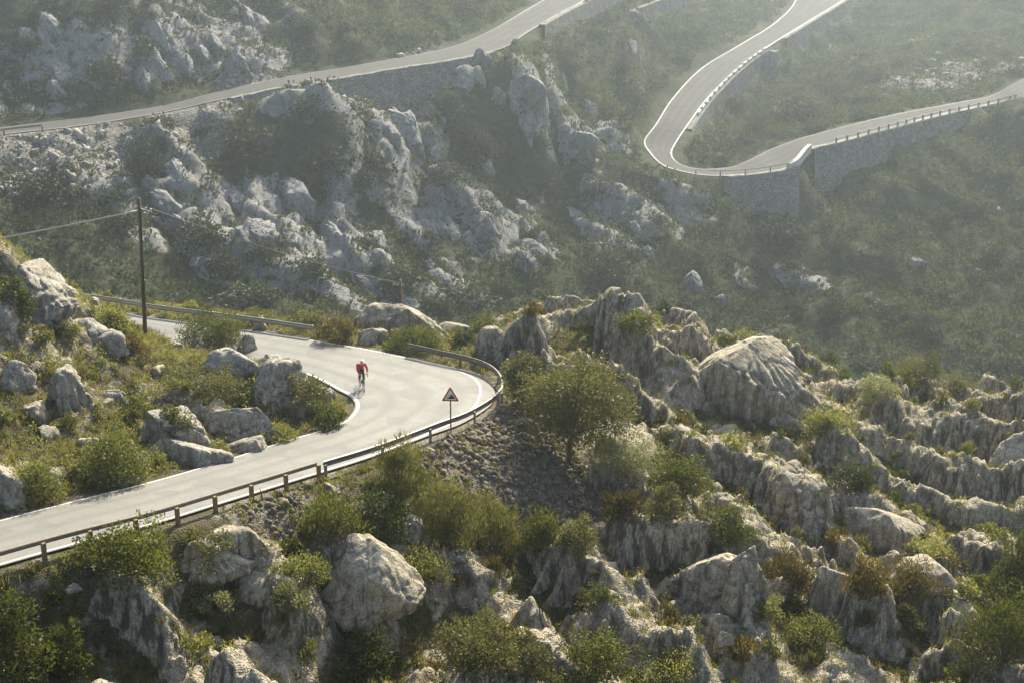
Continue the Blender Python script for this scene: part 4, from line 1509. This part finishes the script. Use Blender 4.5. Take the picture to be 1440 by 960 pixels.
P0, rg, mm, lf = cover_points(24000, 77)
k = 11
n = len(P0)
hgt = np.repeat(rg.uniform(.18, .5, n) * (1 + .5 * (mm > .2)), k)
az = rg.uniform(0, 2 * np.pi, n * k)
spread = rg.uniform(.15, .75, n * k)
B0 = np.repeat(P0, k, 0) + np.column_stack([np.cos(az), np.sin(az), np.zeros(n * k)]) * rg.uniform(0, .14, (n * k, 1))
dirh = np.column_stack([np.cos(az), np.sin(az), np.zeros(n * k)])
mid = B0 + dirh * (spread * hgt * .35)[:, None] + np.array([0, 0, 1]) * (hgt * .62)[:, None]
tip = B0 + dirh * (spread * hgt)[:, None] + np.array([0, 0, 1]) * (hgt * rg.uniform(.6, 1.0, n * k))[:, None]
sd_ = np.column_stack([-np.sin(az), np.cos(az), np.zeros(n * k)]) * .013
V = np.stack([B0 - sd_, B0 + sd_, mid + sd_ * .8, mid - sd_ * .8, tip + sd_ * .15, tip - sd_ * .15], 1).reshape(-1, 3)
ii = np.arange(n * k) * 6
F_ = np.concatenate([np.column_stack([ii, ii + 1, ii + 2, ii + 3]), np.column_stack([ii + 3, ii + 2, ii + 4, ii + 5])])
tone = np.repeat(np.clip(np.repeat(rg.uniform(0, .7, n) + .25 * mm, k) + rg.uniform(0, .3, n * k), 0, 1), 6)
o = link('grass', np_mesh('grass', V, F_, False, {'tone': tone}, [M['grass']]))
tag(o, 'tufts of half dry grass between rocks and shrubs on the near slope', None, None, 'stuff')

P1, rg, mm, lf = cover_points(27000, 91)
for nm, sel, mt, lb in (('undergrowth', lf | (mm > .15), 'bright', 'bright leafy herbs covering the near slope'), ('undergrowth', ~(lf | (mm > .15)), 'lentisk', 'dull green low growth between the near rocks')):
    Q = P1[sel]
    k = 24
    n = len(Q)
    rr_ = np.repeat(rg.uniform(.12, .34, n), k)
    dd = rand_dirs(n * k, rg)
    dd[:, 2] = np.abs(dd[:, 2])
    C = np.repeat(Q, k, 0) + dd * (rr_ * rg.uniform(.4, 1, n * k))[:, None]
    Dr = dd + np.array([0, 0, .5]) + rg.normal(size=(n * k, 3)) * .4
    Dr /= np.linalg.norm(Dr, axis=1)[:, None]
    V, F_ = leaves(C, Dr, .13, .06, rg)
    tn = np.repeat(np.clip(np.repeat(rg.uniform(0, .6, n), k) + rg.uniform(0, .4, n * k), 0, 1), 4)
    o = link(nm, np_mesh(nm, V, F_, False, {'tone': tn}, [M[mt]]))
    tag(o, lb, None, None, 'stuff')

# ---- the far mountainside: a mass of scrub, and the shrubs one can tell apart
rg = np.random.default_rng(123)
n = 95000
xy = np.column_stack([rg.uniform(-135, 145, n), rg.uniform(113, 380, n)])
z = ground_z(xy)
u, v, t = project(np.column_stack([xy, z]))
ok = (u > -60) & (u < 1500) & (v > -60) & (v < 600) & (road_d(xy) > 1.9)
rk = rockiness(u, v)
m = fbm(np.column_stack([xy / 9.0, z * 0]), 3, 55)
wall_pts = np.concatenate([g[4] for g in WALL_GEO])
ok &= rg.uniform(0, 1, n) < np.clip(.9 - rk * .62 + m * .5 - .5 * blob(xy, FAR_SCREE), .03, 1)
Q = np.column_stack([xy, z])[ok]
for i in range(0, len(Q), 4000):
    pass
keepq = np.ones(len(Q), bool)
for g in WALL_GEO:
    mid_ = (g[3] + g[4]) / 2
    for i in range(0, len(mid_), 2):
        keepq &= ((Q[:, :2] - mid_[i, :2]) ** 2).sum(1) > 2.2
Q = Q[keepq]
n = len(Q)
k = 15
rr_ = .35 + 1.5 * rg.uniform(0, 1, n) ** 2.2
dd = rand_dirs(n * k, rg)
dd[:, 2] = np.abs(dd[:, 2])
C = np.repeat(Q, k, 0) + dd * (np.repeat(rr_, k) * rg.uniform(.35, 1, n * k))[:, None] * np.array([1, 1, .9])
Dr = dd + np.array([0, 0, .5]) + rg.normal(size=(n * k, 3)) * .5
Dr /= np.linalg.norm(Dr, axis=1)[:, None]
V, F_ = leaves(C, Dr, .46, .27, rg)
mq = fbm(np.column_stack([Q[:, :2] / 16.0, Q[:, 2:] * 0]), 2, 66)
tn = np.repeat(np.clip(np.repeat(rg.uniform(-.1, .75, n) + .15 + mq * .5, k) + rg.uniform(-.15, .3, n * k), 0, 1), 4)
o = link('scrub', np_mesh('scrub', V, F_, False, {'tone': tn}, [M['farscrub']]))
tag(o, 'mass of low green scrub covering the far mountainside', None, None, 'stuff')

KIND['far'] = (.30, .17, .5, .7, .2, 'farbush', 3.0)
FB = [bush_mesh('mountain_shrub', w, w, h, 'far', 500 + i, 2200)[0] for i, (w, h) in enumerate(((4.0, 3.0), (4.4, 2.6), (3.4, 3.2), (4.8, 3.4), (3.6, 2.2)))]
FBW = (4.0, 4.4, 3.4, 4.8, 3.6)
DARKS = [((302, 145, 405, 240), 'big dark bush hanging under the high road'), ((178, 150, 232, 290), 'dark bush climbing up to the edge of the upper road'), ((120, 70, 176, 125), 'dark round bush in the upper left cliff'),
         ((535, 350, 605, 420), 'dark bush low on the mountainside behind the road'), ((430, 190, 500, 250), 'dark patch of bush left of the long sunlit slab'), ((250, 295, 320, 365), 'dark bush right of the pole'),
         ((20, 230, 100, 300), 'dark bush on the rubble below the upper road at left'), ((490, 195, 560, 270), 'dark bush beside the long sunlit slab'), ((405, 130, 460, 180), 'bush below the wall of the high road'),
         ((300, 395, 400, 440), 'dark bushes at the foot of the mountainside near the pole'), ((185, 50, 222, 100), 'narrow bush in a cleft of the upper left cliff'),
         ((620, 395, 700, 440), 'dark bush above the ridge behind the bend'), ((820, 340, 890, 420), 'dark bush above the crest right of the bend'), ((1060, 300, 1130, 350), 'bush at the foot of the hairpin wall'),
         ((640, 170, 700, 240), 'bush in the gully under the spur'), ((1010, 130, 1050, 165), 'bush against the wall inside the hairpin'), ((1090, 130, 1160, 180), 'wide bush above the lower lane')]
dr = random.Random(8)
for box, lb in DARKS:
    u0, v0, u1, v1 = box
    p, t = hit((u0 + u1) / 2, v1 - (v1 - v0) * .25, 118)
    i = dr.randrange(5)
    o = link('mountain_shrub', FB[i])
    s = (u1 - u0) * t / FPX / FBW[i]
    o.location = (p[0], p[1], p[2] - .2)
    o.scale = (s, s, max(.6, min(1.9, (v1 - v0) / (u1 - u0))) * s)
    o.rotation_euler = (0, 0, dr.uniform(0, 6.28))
    tag(o, lb, 'bush')
cnt = tries = 0
while cnt < 280 and tries < 20000:
    tries += 1
    x, y = dr.uniform(-130, 140), dr.uniform(125, 340)
    if road_d([[x, y]])[0] < 3.2 or dr.random() < (y - 125) / 330:
        continue
    z = ground_z([[x, y]])[0]
    u, v, t = project([x, y, z])
    if not (-30 < u[0] < 1470 and -30 < v[0] < 560) or dr.random() < rockiness(u, v)[0] * .5:
        continue
    if any(((g[4][:, :2] - np.array([x, y])) ** 2).sum(1).min() < 9 for g in WALL_GEO):
        continue
    i = dr.randrange(5)
    o = link('mountain_shrub', FB[i])
    s = dr.uniform(.35, 1.05)
    o.location = (x, y, z - .25)
    o.scale = (s, s * dr.uniform(.8, 1.2), s * dr.uniform(.7, 1.15))
    o.rotation_euler = (0, 0, dr.uniform(0, 6.28))
    tag(o, 'dark shrub growing in the scrub of the far mountainside', 'bush', 'dark shrubs of the far mountainside')
    cnt += 1


# ------------------------------------------------------------------ guardrails, sign, pole and cables
def offset_path(E, other, off):
    cut = np.array([other[((other[:, :2] - p[:2]) ** 2).sum(1).argmin()] for p in E])
    out = E - cut
    out[:, 2] = 0
    out /= np.linalg.norm(out, axis=1)[:, None]
    return E + out * off, out


def resample(P, step, extra=None):
    s = np.concatenate([[0], np.cumsum(np.linalg.norm(np.diff(P, axis=0), axis=1))])
    n = max(2, int(round(s[-1] / step)) + 1)
    q = np.linspace(0, s[-1], n)
    return np.column_stack([np.interp(q, s, P[:, i]) for i in range(3)])


def part(E, k0, k1, n=12):
    return E[int(round(k0 * n)):int(round(k1 * n)) + 1]


def sweep(P, out, prof, mat, name, parent):
    """profile [(outward, up)] swept along P, closed"""
    n, k = len(P), len(prof)
    V = np.stack([P + out * a + np.array([0, 0, b]) for a, b in prof], 1).reshape(-1, 3)
    fs = []
    for i in range(n - 1):
        for j in range(k):
            a, b = i * k + j, i * k + (j + 1) % k
            fs.append((a, b, b + k, a + k))
    mb = MB()
    mb.add(V, fs + [tuple(range(k)), tuple((n - 1) * k + j for j in range(k))[::-1]])
    return mb.build(name, mat, parent)


def guardrail(E, other, off, prof, h, step, postsize, rail_mat, post_mat, label, cat='guardrail', name='guardrail', ends=0.0, group=None, rise=0.0):
    P, out = offset_path(E, other, off)
    Pr = resample(P, 0.7)
    # outward normal after resampling
    tg = np.gradient(Pr, axis=0)
    nr = np.column_stack([tg[:, 1], -tg[:, 0], np.zeros(len(tg))])
    nr /= np.linalg.norm(nr, axis=1)[:, None]
    ref = np.array([out[((P - p) ** 2).sum(1).argmin()] for p in Pr])
    sg = np.sign((nr * ref).sum(1))[:, None]
    nr = nr * sg
    base = Pr[len(Pr) // 2]
    e = empty(name, base)
    tag(e, label, cat, group)
    L = Pr - base
    sweep(L + np.array([0, 0, h]), nr, prof, rail_mat, 'rail', e)
    Q = resample(P, step)
    for i, q in enumerate(Q):
        o_ = out[((P - q) ** 2).sum(1).argmin()]
        gz = min(ground_z([q[:2] + o_[:2] * .15])[0], q[2]) - .25
        mb = MB()
        a = math.atan2(o_[1], o_[0])
        zt = q[2] + h + rise
        c = q + o_ * (max(p[0] for p in prof) + postsize[0] / 2 + .003)
        mb.box((c[0] - base[0], c[1] - base[1], (zt + gz) / 2 - base[2]), (postsize[0], postsize[1], zt - gz), Matrix.Rotation(a, 3, 'Z'))
        mb.build('post', post_mat, e)
    return e


BEAM = [(-.02, .155), (.05, .125), (.05, .075), (-.02, .03), (-.02, -.03), (.05, -.075), (.05, -.125), (-.02, -.155), (-.05, -.15), (.02, -.115), (.02, -.085), (-.05, -.04), (-.05, .04), (.02, .085), (.02, .115), (-.05, .15)]
TIMBER = [(-.08, .09), (.06, .09), (.08, .06), (.08, -.06), (.06, -.09), (-.08, -.09)]
SLIM = [(-.05, .12), (.03, .12), (.03, -.12), (-.05, -.12)]
guardrail(part(near_out, 0.0, 5.06), near_in, .28, TIMBER, .64, 1.98, (.15, .15), M['wood_rail'], M['wood_post'],
          'timber faced guardrail on square brown posts along the near roadside')
g = guardrail(part(near_out, 5.17, 11.42), near_in, .40, BEAM, .58, 4.0, (.10, .12), M['beam'], M['post_steel'],
              'curved galvanised steel guardrail round the outside of the bend')
P_, o_ = offset_path(part(near_out, 5.17, 5.34), near_in, .40)
mb = MB()
q = P_[0] - np.array(g.location)
mb.box((q[0], q[1], .56), (.10, .10, .36))
mb.build('end_plate', M['post_steel'], g)
guardrail(part(near_out, 13.05, 17.6), near_in, .45, BEAM, .62, 4.0, (.10, .12), M['steel'], M['steel'],
          'straight steel guardrail along the back stretch behind the pole', rise=.12)
guardrail(part(up_out, .2, 1.62, 10), up_in, .35, SLIM, .62, 4.0, (.14, .16), M['post_steel'], M['post_steel'],
          'short guardrail on the upper road at the left edge')
guardrail(part(hp_out, 10.6, 14.05, 10), hp_in, .25, [(-.04, .06), (.04, .06), (.04, -.06), (-.04, -.06)], .80, 3.4, (.14, .14), M['post_steel'], M['post_steel'],
          'thin railing on the outside of the far hairpin bend', 'railing', 'railing')
guardrail(part(hp_out, 16, 20.4, 10), hp_in, .25, [(-.04, .06), (.04, .06), (.04, -.06), (-.04, -.06)], .62, 2.1, (.2, .2), M['post_steel'], M['post_steel'],
          'row of dark posts with a rail along the far lower lane', rise=.22)

# guard stones on the inner edge of the hairpin arm
P_, o_ = offset_path(part(hp_in, 3.3, 5.6, 10), hp_out, .45)
for i, q in enumerate(resample(P_, 3.6)):
    k = ((P_ - q) ** 2).sum(1).argmin()
    d = P_[min(k + 1, len(P_) - 1)] - P_[max(k - 1, 0)]
    me_name = 'guard_stone'
    bm = bmesh.new()
    bmesh.ops.create_cube(bm, size=1)
    bmesh.ops.scale(bm, vec=(2.3, .45, .62), verts=bm.verts)
    bmesh.ops.bevel(bm, geom=bm.edges[:], offset=.1, segments=2, affect='EDGES')
    for vv in bm.verts:
        vv.co += Vector((random.uniform(-.05, .05), random.uniform(-.04, .04), random.uniform(-.05, .05)))
    me = bpy.data.meshes.new(me_name)
    bm.to_mesh(me)
    bm.free()
    me.materials.append(M['concrete'])
    o = link(me_name, me)
    o.location = (q[0], q[1], q[2] + .36)
    o.rotation_euler = (0, -math.atan2(d[2], math.hypot(d[0], d[1])), math.atan2(d[1], d[0]))
    tag(o, 'pale guard stone on the inner edge of the hairpin arm', 'guard stone', 'guard stones along the hairpin arm')
P_, o_ = offset_path(part(hp_out, 13.75, 15.05, 10), hp_in, .35)
tg = np.gradient(P_, axis=0)
sweep(P_ - P_[0], o_, [(-.3, .75), (.3, .75), (.3, -.5), (-.3, -.5)], M['concrete'], 'parapet', None)
o = bpy.data.objects['parapet']
o.location = P_[0]
tag(o, 'low pale curved parapet at the notch above the hairpin wall', 'parapet')

# rockfall warning sign
p, t = hit(634, 611)
e = empty('warning_sign', (p[0], p[1], p[2]))
tag(e, 'triangular red bordered rockfall warning sign behind the steel guardrail', 'road sign')
zt = (611 - 563) * t / FPX / .95
mb = MB()
mb.tube([(0, .04, -.4), (0, .04, zt + .45)], .038, 10)
mb.build('post', M['post_steel'], e, True)


def rtri(s, r, cy_=0.0, n=6):
    """rounded triangle, circumradius s"""
    pts = []
    for a in (90, 210, 330):
        c = (math.cos(R(a)) * (s - 2 * r), math.sin(R(a)) * (s - 2 * r) + cy_)
        for k in range(n + 1):
            b = R(a - 60 + 120 * k / n)
            pts.append((c[0] + math.cos(b) * r, c[1] + math.sin(b) * r))
    return pts


S = 24 * t / FPX / math.sqrt(3) * 1.05
o0, ex, ey, en = (0, 0, zt + S * .5), (1, 0, 0), (0, 0, 1), (0, -1, 0)
mb = MB()
mb.prism(rtri(S, .05), o0, ex, ey, (0, 1, 0), .02)
mb.build('backing_plate', M['red'], e)
mb = MB()
mb.prism(rtri(S * .70, .025), (0, -.004, zt + S * .5), ex, ey, (0, 1, 0), .003)
mb.build('sign_face', M['white'], e)
mb = MB()
u_ = S * .70
slope = [(-.62, -.36), (.66, -.36), (.60, -.24), (.44, -.02), (.36, .12), (.26, .17), (.14, .36), (.06, .40), (.10, .20), (-.02, .12), (-.06, -.04), (-.20, -.08), (-.26, -.20), (-.44, -.24)]
mb.prism([(a * u_, b * u_) for a, b in slope], (0, -.009, zt + S * .5), ex, ey, (0, 1, 0), .003)
for a, b, r in ((-.20, .14, .07), (-.36, -.04, .055), (-.12, .30, .045)):
    mb.prism([((a + r * math.cos(k * 1.05)) * u_, (b + r * math.sin(k * 1.05 + .3)) * u_) for k in range(6)], (0, -.009, zt + S * .5), ex, ey, (0, 1, 0), .003)
mb.build('pictogram', M['black'], e)
e.rotation_euler = (0, 0, R(-4))

# utility pole with its fittings
p, t = hit(204, 470, 60)
_r = ray(195.5, 279)
top = at(195.5, 279, p[1] / _r[1])
t = p[1] / _r[1]
hp_ = top[2] - p[2]
lean = (top[0] - p[0], 0.0)
e = empty('utility_pole', tuple(p))
tag(e, 'tall leaning wooden utility pole on the verge of the back stretch', 'utility pole')
mb = MB()
mb.tube([(0, 0, -.5), (lean[0] * .5, 0, hp_ * .5), (lean[0], 0, hp_)], [.125, .105, .09], 12)
mb.build('shaft', M['pole_wood'], e, True)
mb = MB()
mb.tube([(.10, -.15, 1.0), (lean[0] * .5 + .09, -.13, hp_ * .5), (lean[0] + .06, -.11, hp_ * .93)], .035, 6)
mb.build('conduit', M['black'], e)
mb = MB()
zi = hp_ - 17 * t / FPX
mb.box((lean[0] + .28, -.02, zi - .02), (.75, .06, .08), Matrix.Rotation(R(18), 3, 'Y'))
mb.build('bracket', M['post_steel'], e)
for dx, dz in ((.34, .0), (.60, -.07)):
    mb = MB()
    mb.tube([(lean[0] + dx, -.02, zi - .03 + dz), (lean[0] + dx, -.02, zi + .06 + dz), (lean[0] + dx, -.02, zi + .16 + dz)], [.035, .06, .045], 8)
    mb.build('insulator', M['ceramic'], e, True)
mb = MB()
mb.box((lean[0] * .55 + .14, -.16, hp_ * .38), (.10, .10, .5))
mb.build('junction_box', M['post_steel'], e)
pole_top = np.array([p[0] + lean[0], p[1], p[2] + zi])


def cable(name, a, b, sag, r, mat, label, n=24):
    s = np.linspace(0, 1, n)
    P = a + (b - a) * s[:, None]
    P[:, 2] -= sag * 4 * s * (1 - s)
    mb = MB()
    mb.tube([tuple(q) for q in P], r, 6)
    o = mb.build(name, mat, None, True)
    return tag(o, label, 'cable')


far_end = at(-420, 395, t * .97)
cable('overhead_cable', pole_top + np.array([-.05, -.1, 0]), far_end, .35, .042, M['cable'], 'pale thick cable running left from the utility pole')
t2 = 108.0
top2 = at(563, 394, t2)
g2 = ground_z([top2[:2]])[0]
e2 = empty('utility_pole', (top2[0], top2[1], g2))
tag(e2, 'distant short pole showing above the dark banded rock', 'utility pole')
mb = MB()
mb.tube([(0, 0, -.5), (0, 0, top2[2] - g2)], [.16, .11], 10)
mb.build('shaft', M['pole_wood'], e2, True)
mb = MB()
zb = top2[2] - g2 - .35
mb.box((-.2, -.12, zb), (.8, .06, .09))
mb.build('bracket', M['post_steel'], e2)
for dx in (-.45, -.1):
    mb = MB()
    mb.tube([(dx, -.12, zb), (dx, -.12, zb + .2)], [.05, .04], 8)
    mb.build('insulator', M['ceramic'], e2, True)
for k, dz in enumerate((0.0, .12)):
    cable('overhead_wire', pole_top + np.array([.55 - .25 * k, -.02, .1 + dz]), np.array([top2[0] - .45 + .35 * k, top2[1] - .12, g2 + zb + .2]), 0.30 + .08 * k, .016, M['cable_dark'],
          ('lower' if k == 0 else 'upper') + ' of the two thin wires running from the tall pole to the distant one')


# ------------------------------------------------------------------ cyclist and bicycle
def skin_mesh(name, verts, edges, radii, mats, root=0, levels=2):
    me = bpy.data.meshes.new(name + '_skeleton')
    me.from_pydata([tuple(v) for v in verts], edges, [])
    o = bpy.data.objects.new(name + '_skeleton', me)
    COL.objects.link(o)
    o.modifiers.new('s', 'SKIN')
    sv = me.skin_vertices[0].data
    for i, r in enumerate(radii):
        sv[i].radius = r if hasattr(r, '__len__') else (r, r)
        sv[i].use_root = (i == root)
    m = o.modifiers.new('d', 'SUBSURF')
    m.levels = m.render_levels = levels
    dg = bpy.context.evaluated_depsgraph_get()
    res = bpy.data.meshes.new_from_object(o.evaluated_get(dg))
    res.name = name
    bpy.data.objects.remove(o)
    bpy.data.meshes.remove(me)
    res.materials.clear()
    for m_ in mats:
        res.materials.append(m_)
    res.polygons.foreach_set('use_smooth', np.ones(len(res.polygons), bool))
    res.update()
    return res


def chain_set(chains):
    """chains: list of [(point, radius)...]; identical points are shared"""
    V, Rr, E, key = [], [], [], {}
    for ch in chains:
        prev = None
        for p, r in ch:
            kk = tuple(round(a, 4) for a in p)
            if kk not in key:
                key[kk] = len(V)
                V.append(p)
                Rr.append(r)
            i = key[kk]
            if prev is not None and prev != i:
                E.append((prev, i))
            prev = i
    return V, E, Rr


ground = on_near_road(509, 547)
cy_loc = (ground[0], ground[1], road_z_near(ground[1]) + .045)
RZ = R(180 + 17)          # local +y (forward) turned towards the camera and a little to its right
bk = empty('bicycle', cy_loc, RZ)
tag(bk, 'dark racing bicycle ridden through the bend', 'bicycle')
WR = .335
for yy in (-.49, .50):
    mb = MB()
    mb.ring((0, yy, WR), (1, 0, 0), WR - .014, .014, 48, 8)
    w = mb.build('wheel', M['rubber'], bk, True)
    mb = MB()
    mb.ring((0, yy, WR), (1, 0, 0), WR - .036, .011, 48, 6)
    mb.build('rim', M['frame'], w, True)
    mb = MB()
    for k in range(20):
        a = 2 * math.pi * k / 20
        mb.tube([(.025 * (-1) ** k, yy, WR), (0, yy + math.cos(a) * (WR - .04), WR + math.sin(a) * (WR - .04))], .0016, 4)
    mb.tube([(-.05, yy, WR), (.05, yy, WR)], .022, 10)
    mb.build('spokes', M['alloy'], w)
mb = MB()
BBk, ST, HT, HB = (0, -.08, .28), (0, -.24, .82), (0, .36, .87), (0, .405, .70)
for a, b, r in ((BBk, ST, .017), (ST, HT, .016), (BBk, HB, .021), (HT, HB, .020)):
    mb.tube([a, b], r, 10)
for s in (-1, 1):
    mb.tube([(0, -.08, .28), (.06 * s, -.49, WR)], .010, 8)
    mb.tube([ST, (.06 * s, -.49, WR)], .008, 8)
    mb.tube([HB, (.05 * s, .44, .58), (.055 * s, .50, WR)], .013, 8)
mb.tube([ST, (0, -.265, .93)], .014, 8)
mb.build('frame', M['frame'], bk, True)
mb = MB()
mb.tube([(0, -.42, .955), (0, -.30, .965), (0, -.14, .955)], [.07, .05, .02], 8)
mb.build('saddle', M['black'], bk, True)
mb = MB()
mb.tube([HT, (0, .43, .93)], .016, 8)
mb.tube([(-.21, .44, .93), (.21, .44, .93)], .014, 8)
for s in (-1, 1):
    mb.tube([(.21 * s, .44, .93), (.21 * s, .53, .935), (.21 * s, .565, .89), (.21 * s, .53, .82), (.21 * s, .45, .80)], .015, 8)
    mb.tube([(.21 * s, .52, .935), (.21 * s, .57, .985)], [.02, .014], 8)
mb.build('handlebar', M['black'], bk, True)
mb = MB()
mb.ring((.05, -.08, .28), (1, 0, 0), .088, .006, 28, 6)
mb.tube([(.05, -.08, .28), (.075, -.08, .28), (.075, -.08, .45)], .011, 8)
mb.tube([(-.05, -.08, .28), (-.075, -.08, .28), (-.075, -.08, .11)], .011, 8)
mb.box((.12, -.08, .45), (.09, .07, .02))
mb.box((-.12, -.08, .11), (.09, .07, .02))
mb.build('crankset', M['alloy'], bk)

ps = empty('person', cy_loc, RZ)
ps.scale = bk.scale = (1.06, 1.06, 1.06)
tag(ps, 'cyclist in a red long sleeved jersey, black tights and pale helmet leaning over the handlebar', 'person')
pel, sp1, ch_, nk = (0, -.27, 1.02), (0, -.10, 1.19), (0, .07, 1.33), (0, .20, 1.42)
hd0, hd1 = (0, .27, 1.50), (0, .31, 1.58)
ch = [[(pel, (.135, .115)), (sp1, (.135, .105)), (ch_, (.15, .115)), (nk, .062), (hd0, (.078, .082)), (hd1, (.082, .092))],
      [(hd0, (.078, .082)), ((0, .375, 1.49), .018)]]
ARM, LEG = {}, {}
for s in (-1, 1):
    sh, el, wr = (.185 * s, .10, 1.37), (.265 * s, .27, 1.16), (.215 * s, .47, 1.01)
    palm = (.212 * s, .535, 1.005)
    ARM[s] = [(ch_, (.15, .115)), (sh, .066), (el, .048), (wr, .034)]
    ch.append(ARM[s] + [(palm, (.036, .024))])
    for k in range(4):
        x = s * (.232 - .019 * k)
        ln = (.9, 1.05, 1.0, .8)[k]
        ch.append([(palm, (.036, .024)), ((x, .575, 1.008), .010), ((x, .575 + .030 * ln, .975), .0095), ((x, .575 + .005 * ln, .955), .008)])
    ch.append([(palm, (.036, .024)), ((s * .180, .545, .99), .011), ((s * .185, .575, .965), .009)])
    if s > 0:
        kn, an, to = (.115, .185, .83), (.115, -.10, .545), (.12, .035, .475)
    else:
        kn, an, to = (-.115, .01, .635), (-.115, -.15, .215), (-.12, -.01, .14)
    hip = (.095 * s, -.25, .96)
    LEG[s] = [(pel, (.135, .115)), (hip, .092), (kn, .062), (an, .040)]
    ch.append(LEG[s] + [(to, (.040, .028))])
V, E, Rr = chain_set(ch)
body = link('body', skin_mesh('body', V, E, Rr, [M['skin']]), ps)


def inflate(c, k, d=.008):
    return [(p, tuple(a * k + d for a in r) if hasattr(r, '__len__') else r * k + d) for p, r in c]


V, E, Rr = chain_set([inflate([(pel, (.135, .115)), (sp1, (.14, .112)), (ch_, (.158, .125)), ((0, .17, 1.40), (.088, .085))], 1.06, .014)] + [inflate(ARM[s][:], 1.05) for s in (-1, 1)])
link('jersey', skin_mesh('jersey', V, E, Rr, [M['jersey']]), ps)
V, E, Rr = chain_set([inflate(LEG[s], 1.04) for s in (-1, 1)])
link('tights', skin_mesh('tights', V, E, Rr, [M['tights']]), ps)
for s in (-1, 1):
    a, b = (LEG[s][3][0], (.12, .05, .472) if s > 0 else (-.12, .005, .135))
    V, E, Rr = chain_set([[((a[0], a[1] - .03, a[2] - .03), (.046, .046)), (((a[0] + b[0]) / 2, (a[1] + b[1]) / 2, (a[2] + b[2]) / 2 - .01), (.05, .036)), (b, (.046, .028))]])
    link('shoe', skin_mesh('shoe', V, E, Rr, [M['black']]), ps)
    V, E, Rr = chain_set([[((.214 * s, .50, 1.006), (.040, .030)), ((.212 * s, .55, 1.008), (.042, .028))]])
    link('glove', skin_mesh('glove', V, E, Rr, [M['black']]), ps)
    mb = MB()
    mb.ring((.032 * s, .388, 1.535), (0, 1, 0), .006, .006, 12, 6)
    mb.build('eye', M['black'], ps, True)
bm = bmesh.new()
bmesh.ops.create_uvsphere(bm, u_segments=28, v_segments=16, radius=1)
for vv in list(bm.verts):
    if vv.co.z < -.12:
        bm.verts.remove(vv)
for vv in bm.verts:
    a = math.atan2(vv.co.x, vv.co.y)
    rib_ = 1 - .06 * (abs(math.sin(vv.co.x * 9)) < .35) * (vv.co.z > .2)
    vv.co = Vector((vv.co.x * .108 * rib_, vv.co.y * .145 * rib_, vv.co.z * .105 * rib_))
me = bpy.data.meshes.new('helmet')
bm.to_mesh(me)
bm.free()
me.polygons.foreach_set('use_smooth', np.ones(len(me.polygons), bool))
me.materials.append(M['helmet'])
hm = link('helmet', me, ps)
hm.location = (0, .275, 1.575)
hm.rotation_euler = (R(-14), 0, 0)
HAZE, EXPO = 0.00074, 0.97
# ------------------------------------------------------------------ light, air, camera
SUN_EL, SUN_AZ = R(41), R(17)     # azimuth measured from the view direction (+y) towards +x
wd = bpy.data.worlds.new('World')
scene.world = wd
wd.use_nodes = True
nt = wd.node_tree
bg = nt.nodes['Background']
sky = nt.nodes.new('ShaderNodeTexSky')
sky.sky_type = 'NISHITA'
sky.sun_disc = False
sky.sun_elevation = SUN_EL
sky.sun_rotation = SUN_AZ
sky.dust_density = 3.0
nt.links.new(sky.outputs[0], bg.inputs['Color'])
bg.inputs['Strength'].default_value = 0.10
sd = bpy.data.lights.new('sun', 'SUN')
sd.energy = 5.0
sd.angle = R(0.53)
sd.color = (1.0, 0.92, 0.735)
so = bpy.data.objects.new('sun', sd)
COL.objects.link(so)
to_sun = Vector((math.sin(SUN_AZ) * math.cos(SUN_EL), math.cos(SUN_AZ) * math.cos(SUN_EL), math.sin(SUN_EL)))
so.rotation_euler = to_sun.to_track_quat('Z', 'Y').to_euler()
so.location = (40, 150, 120)

hz = MB()
hz.box((0, 226, 22), (304, 404, 110))
hk = NT('haze_air')
pv = hk.n('VolumePrincipled')
pv.inputs['Color'].default_value = (0.80, 0.92, 1.0, 1)
pv.inputs['Density'].default_value = HAZE
pv.inputs['Anisotropy'].default_value = 0.70
hk.t.links.new(pv.outputs[0], hk.out.inputs['Volume'])
ho = hz.build('haze', hk.m)
tag(ho, kind='stuff', label='pale sunlit haze hanging in the mountain valley')

cd = bpy.data.cameras.new('camera')
cd.sensor_width = 36.0
cd.lens = 36.0 * FPX / 1440.0
cd.clip_start, cd.clip_end = 0.5, 3000
co = bpy.data.objects.new('camera', cd)
COL.objects.link(co)
co.location = (0, 0, CAMZ)
co.rotation_euler = (R(90) - PITCH, 0, 0)
scene.camera = co
scene.view_settings.view_transform = 'Standard'
scene.view_settings.look = 'None'
scene.view_settings.gamma = 1.0
scene.view_settings.use_curve_mapping = False
scene.view_settings.exposure = EXPO
cy = scene.cycles
cy.use_denoising = True
cy.max_bounces = 5
cy.diffuse_bounces = 2
cy.glossy_bounces = 2
cy.transmission_bounces = 3
cy.volume_bounces = 1
cy.transparent_max_bounces = 4
cy.caustics_reflective = False
cy.caustics_refractive = False
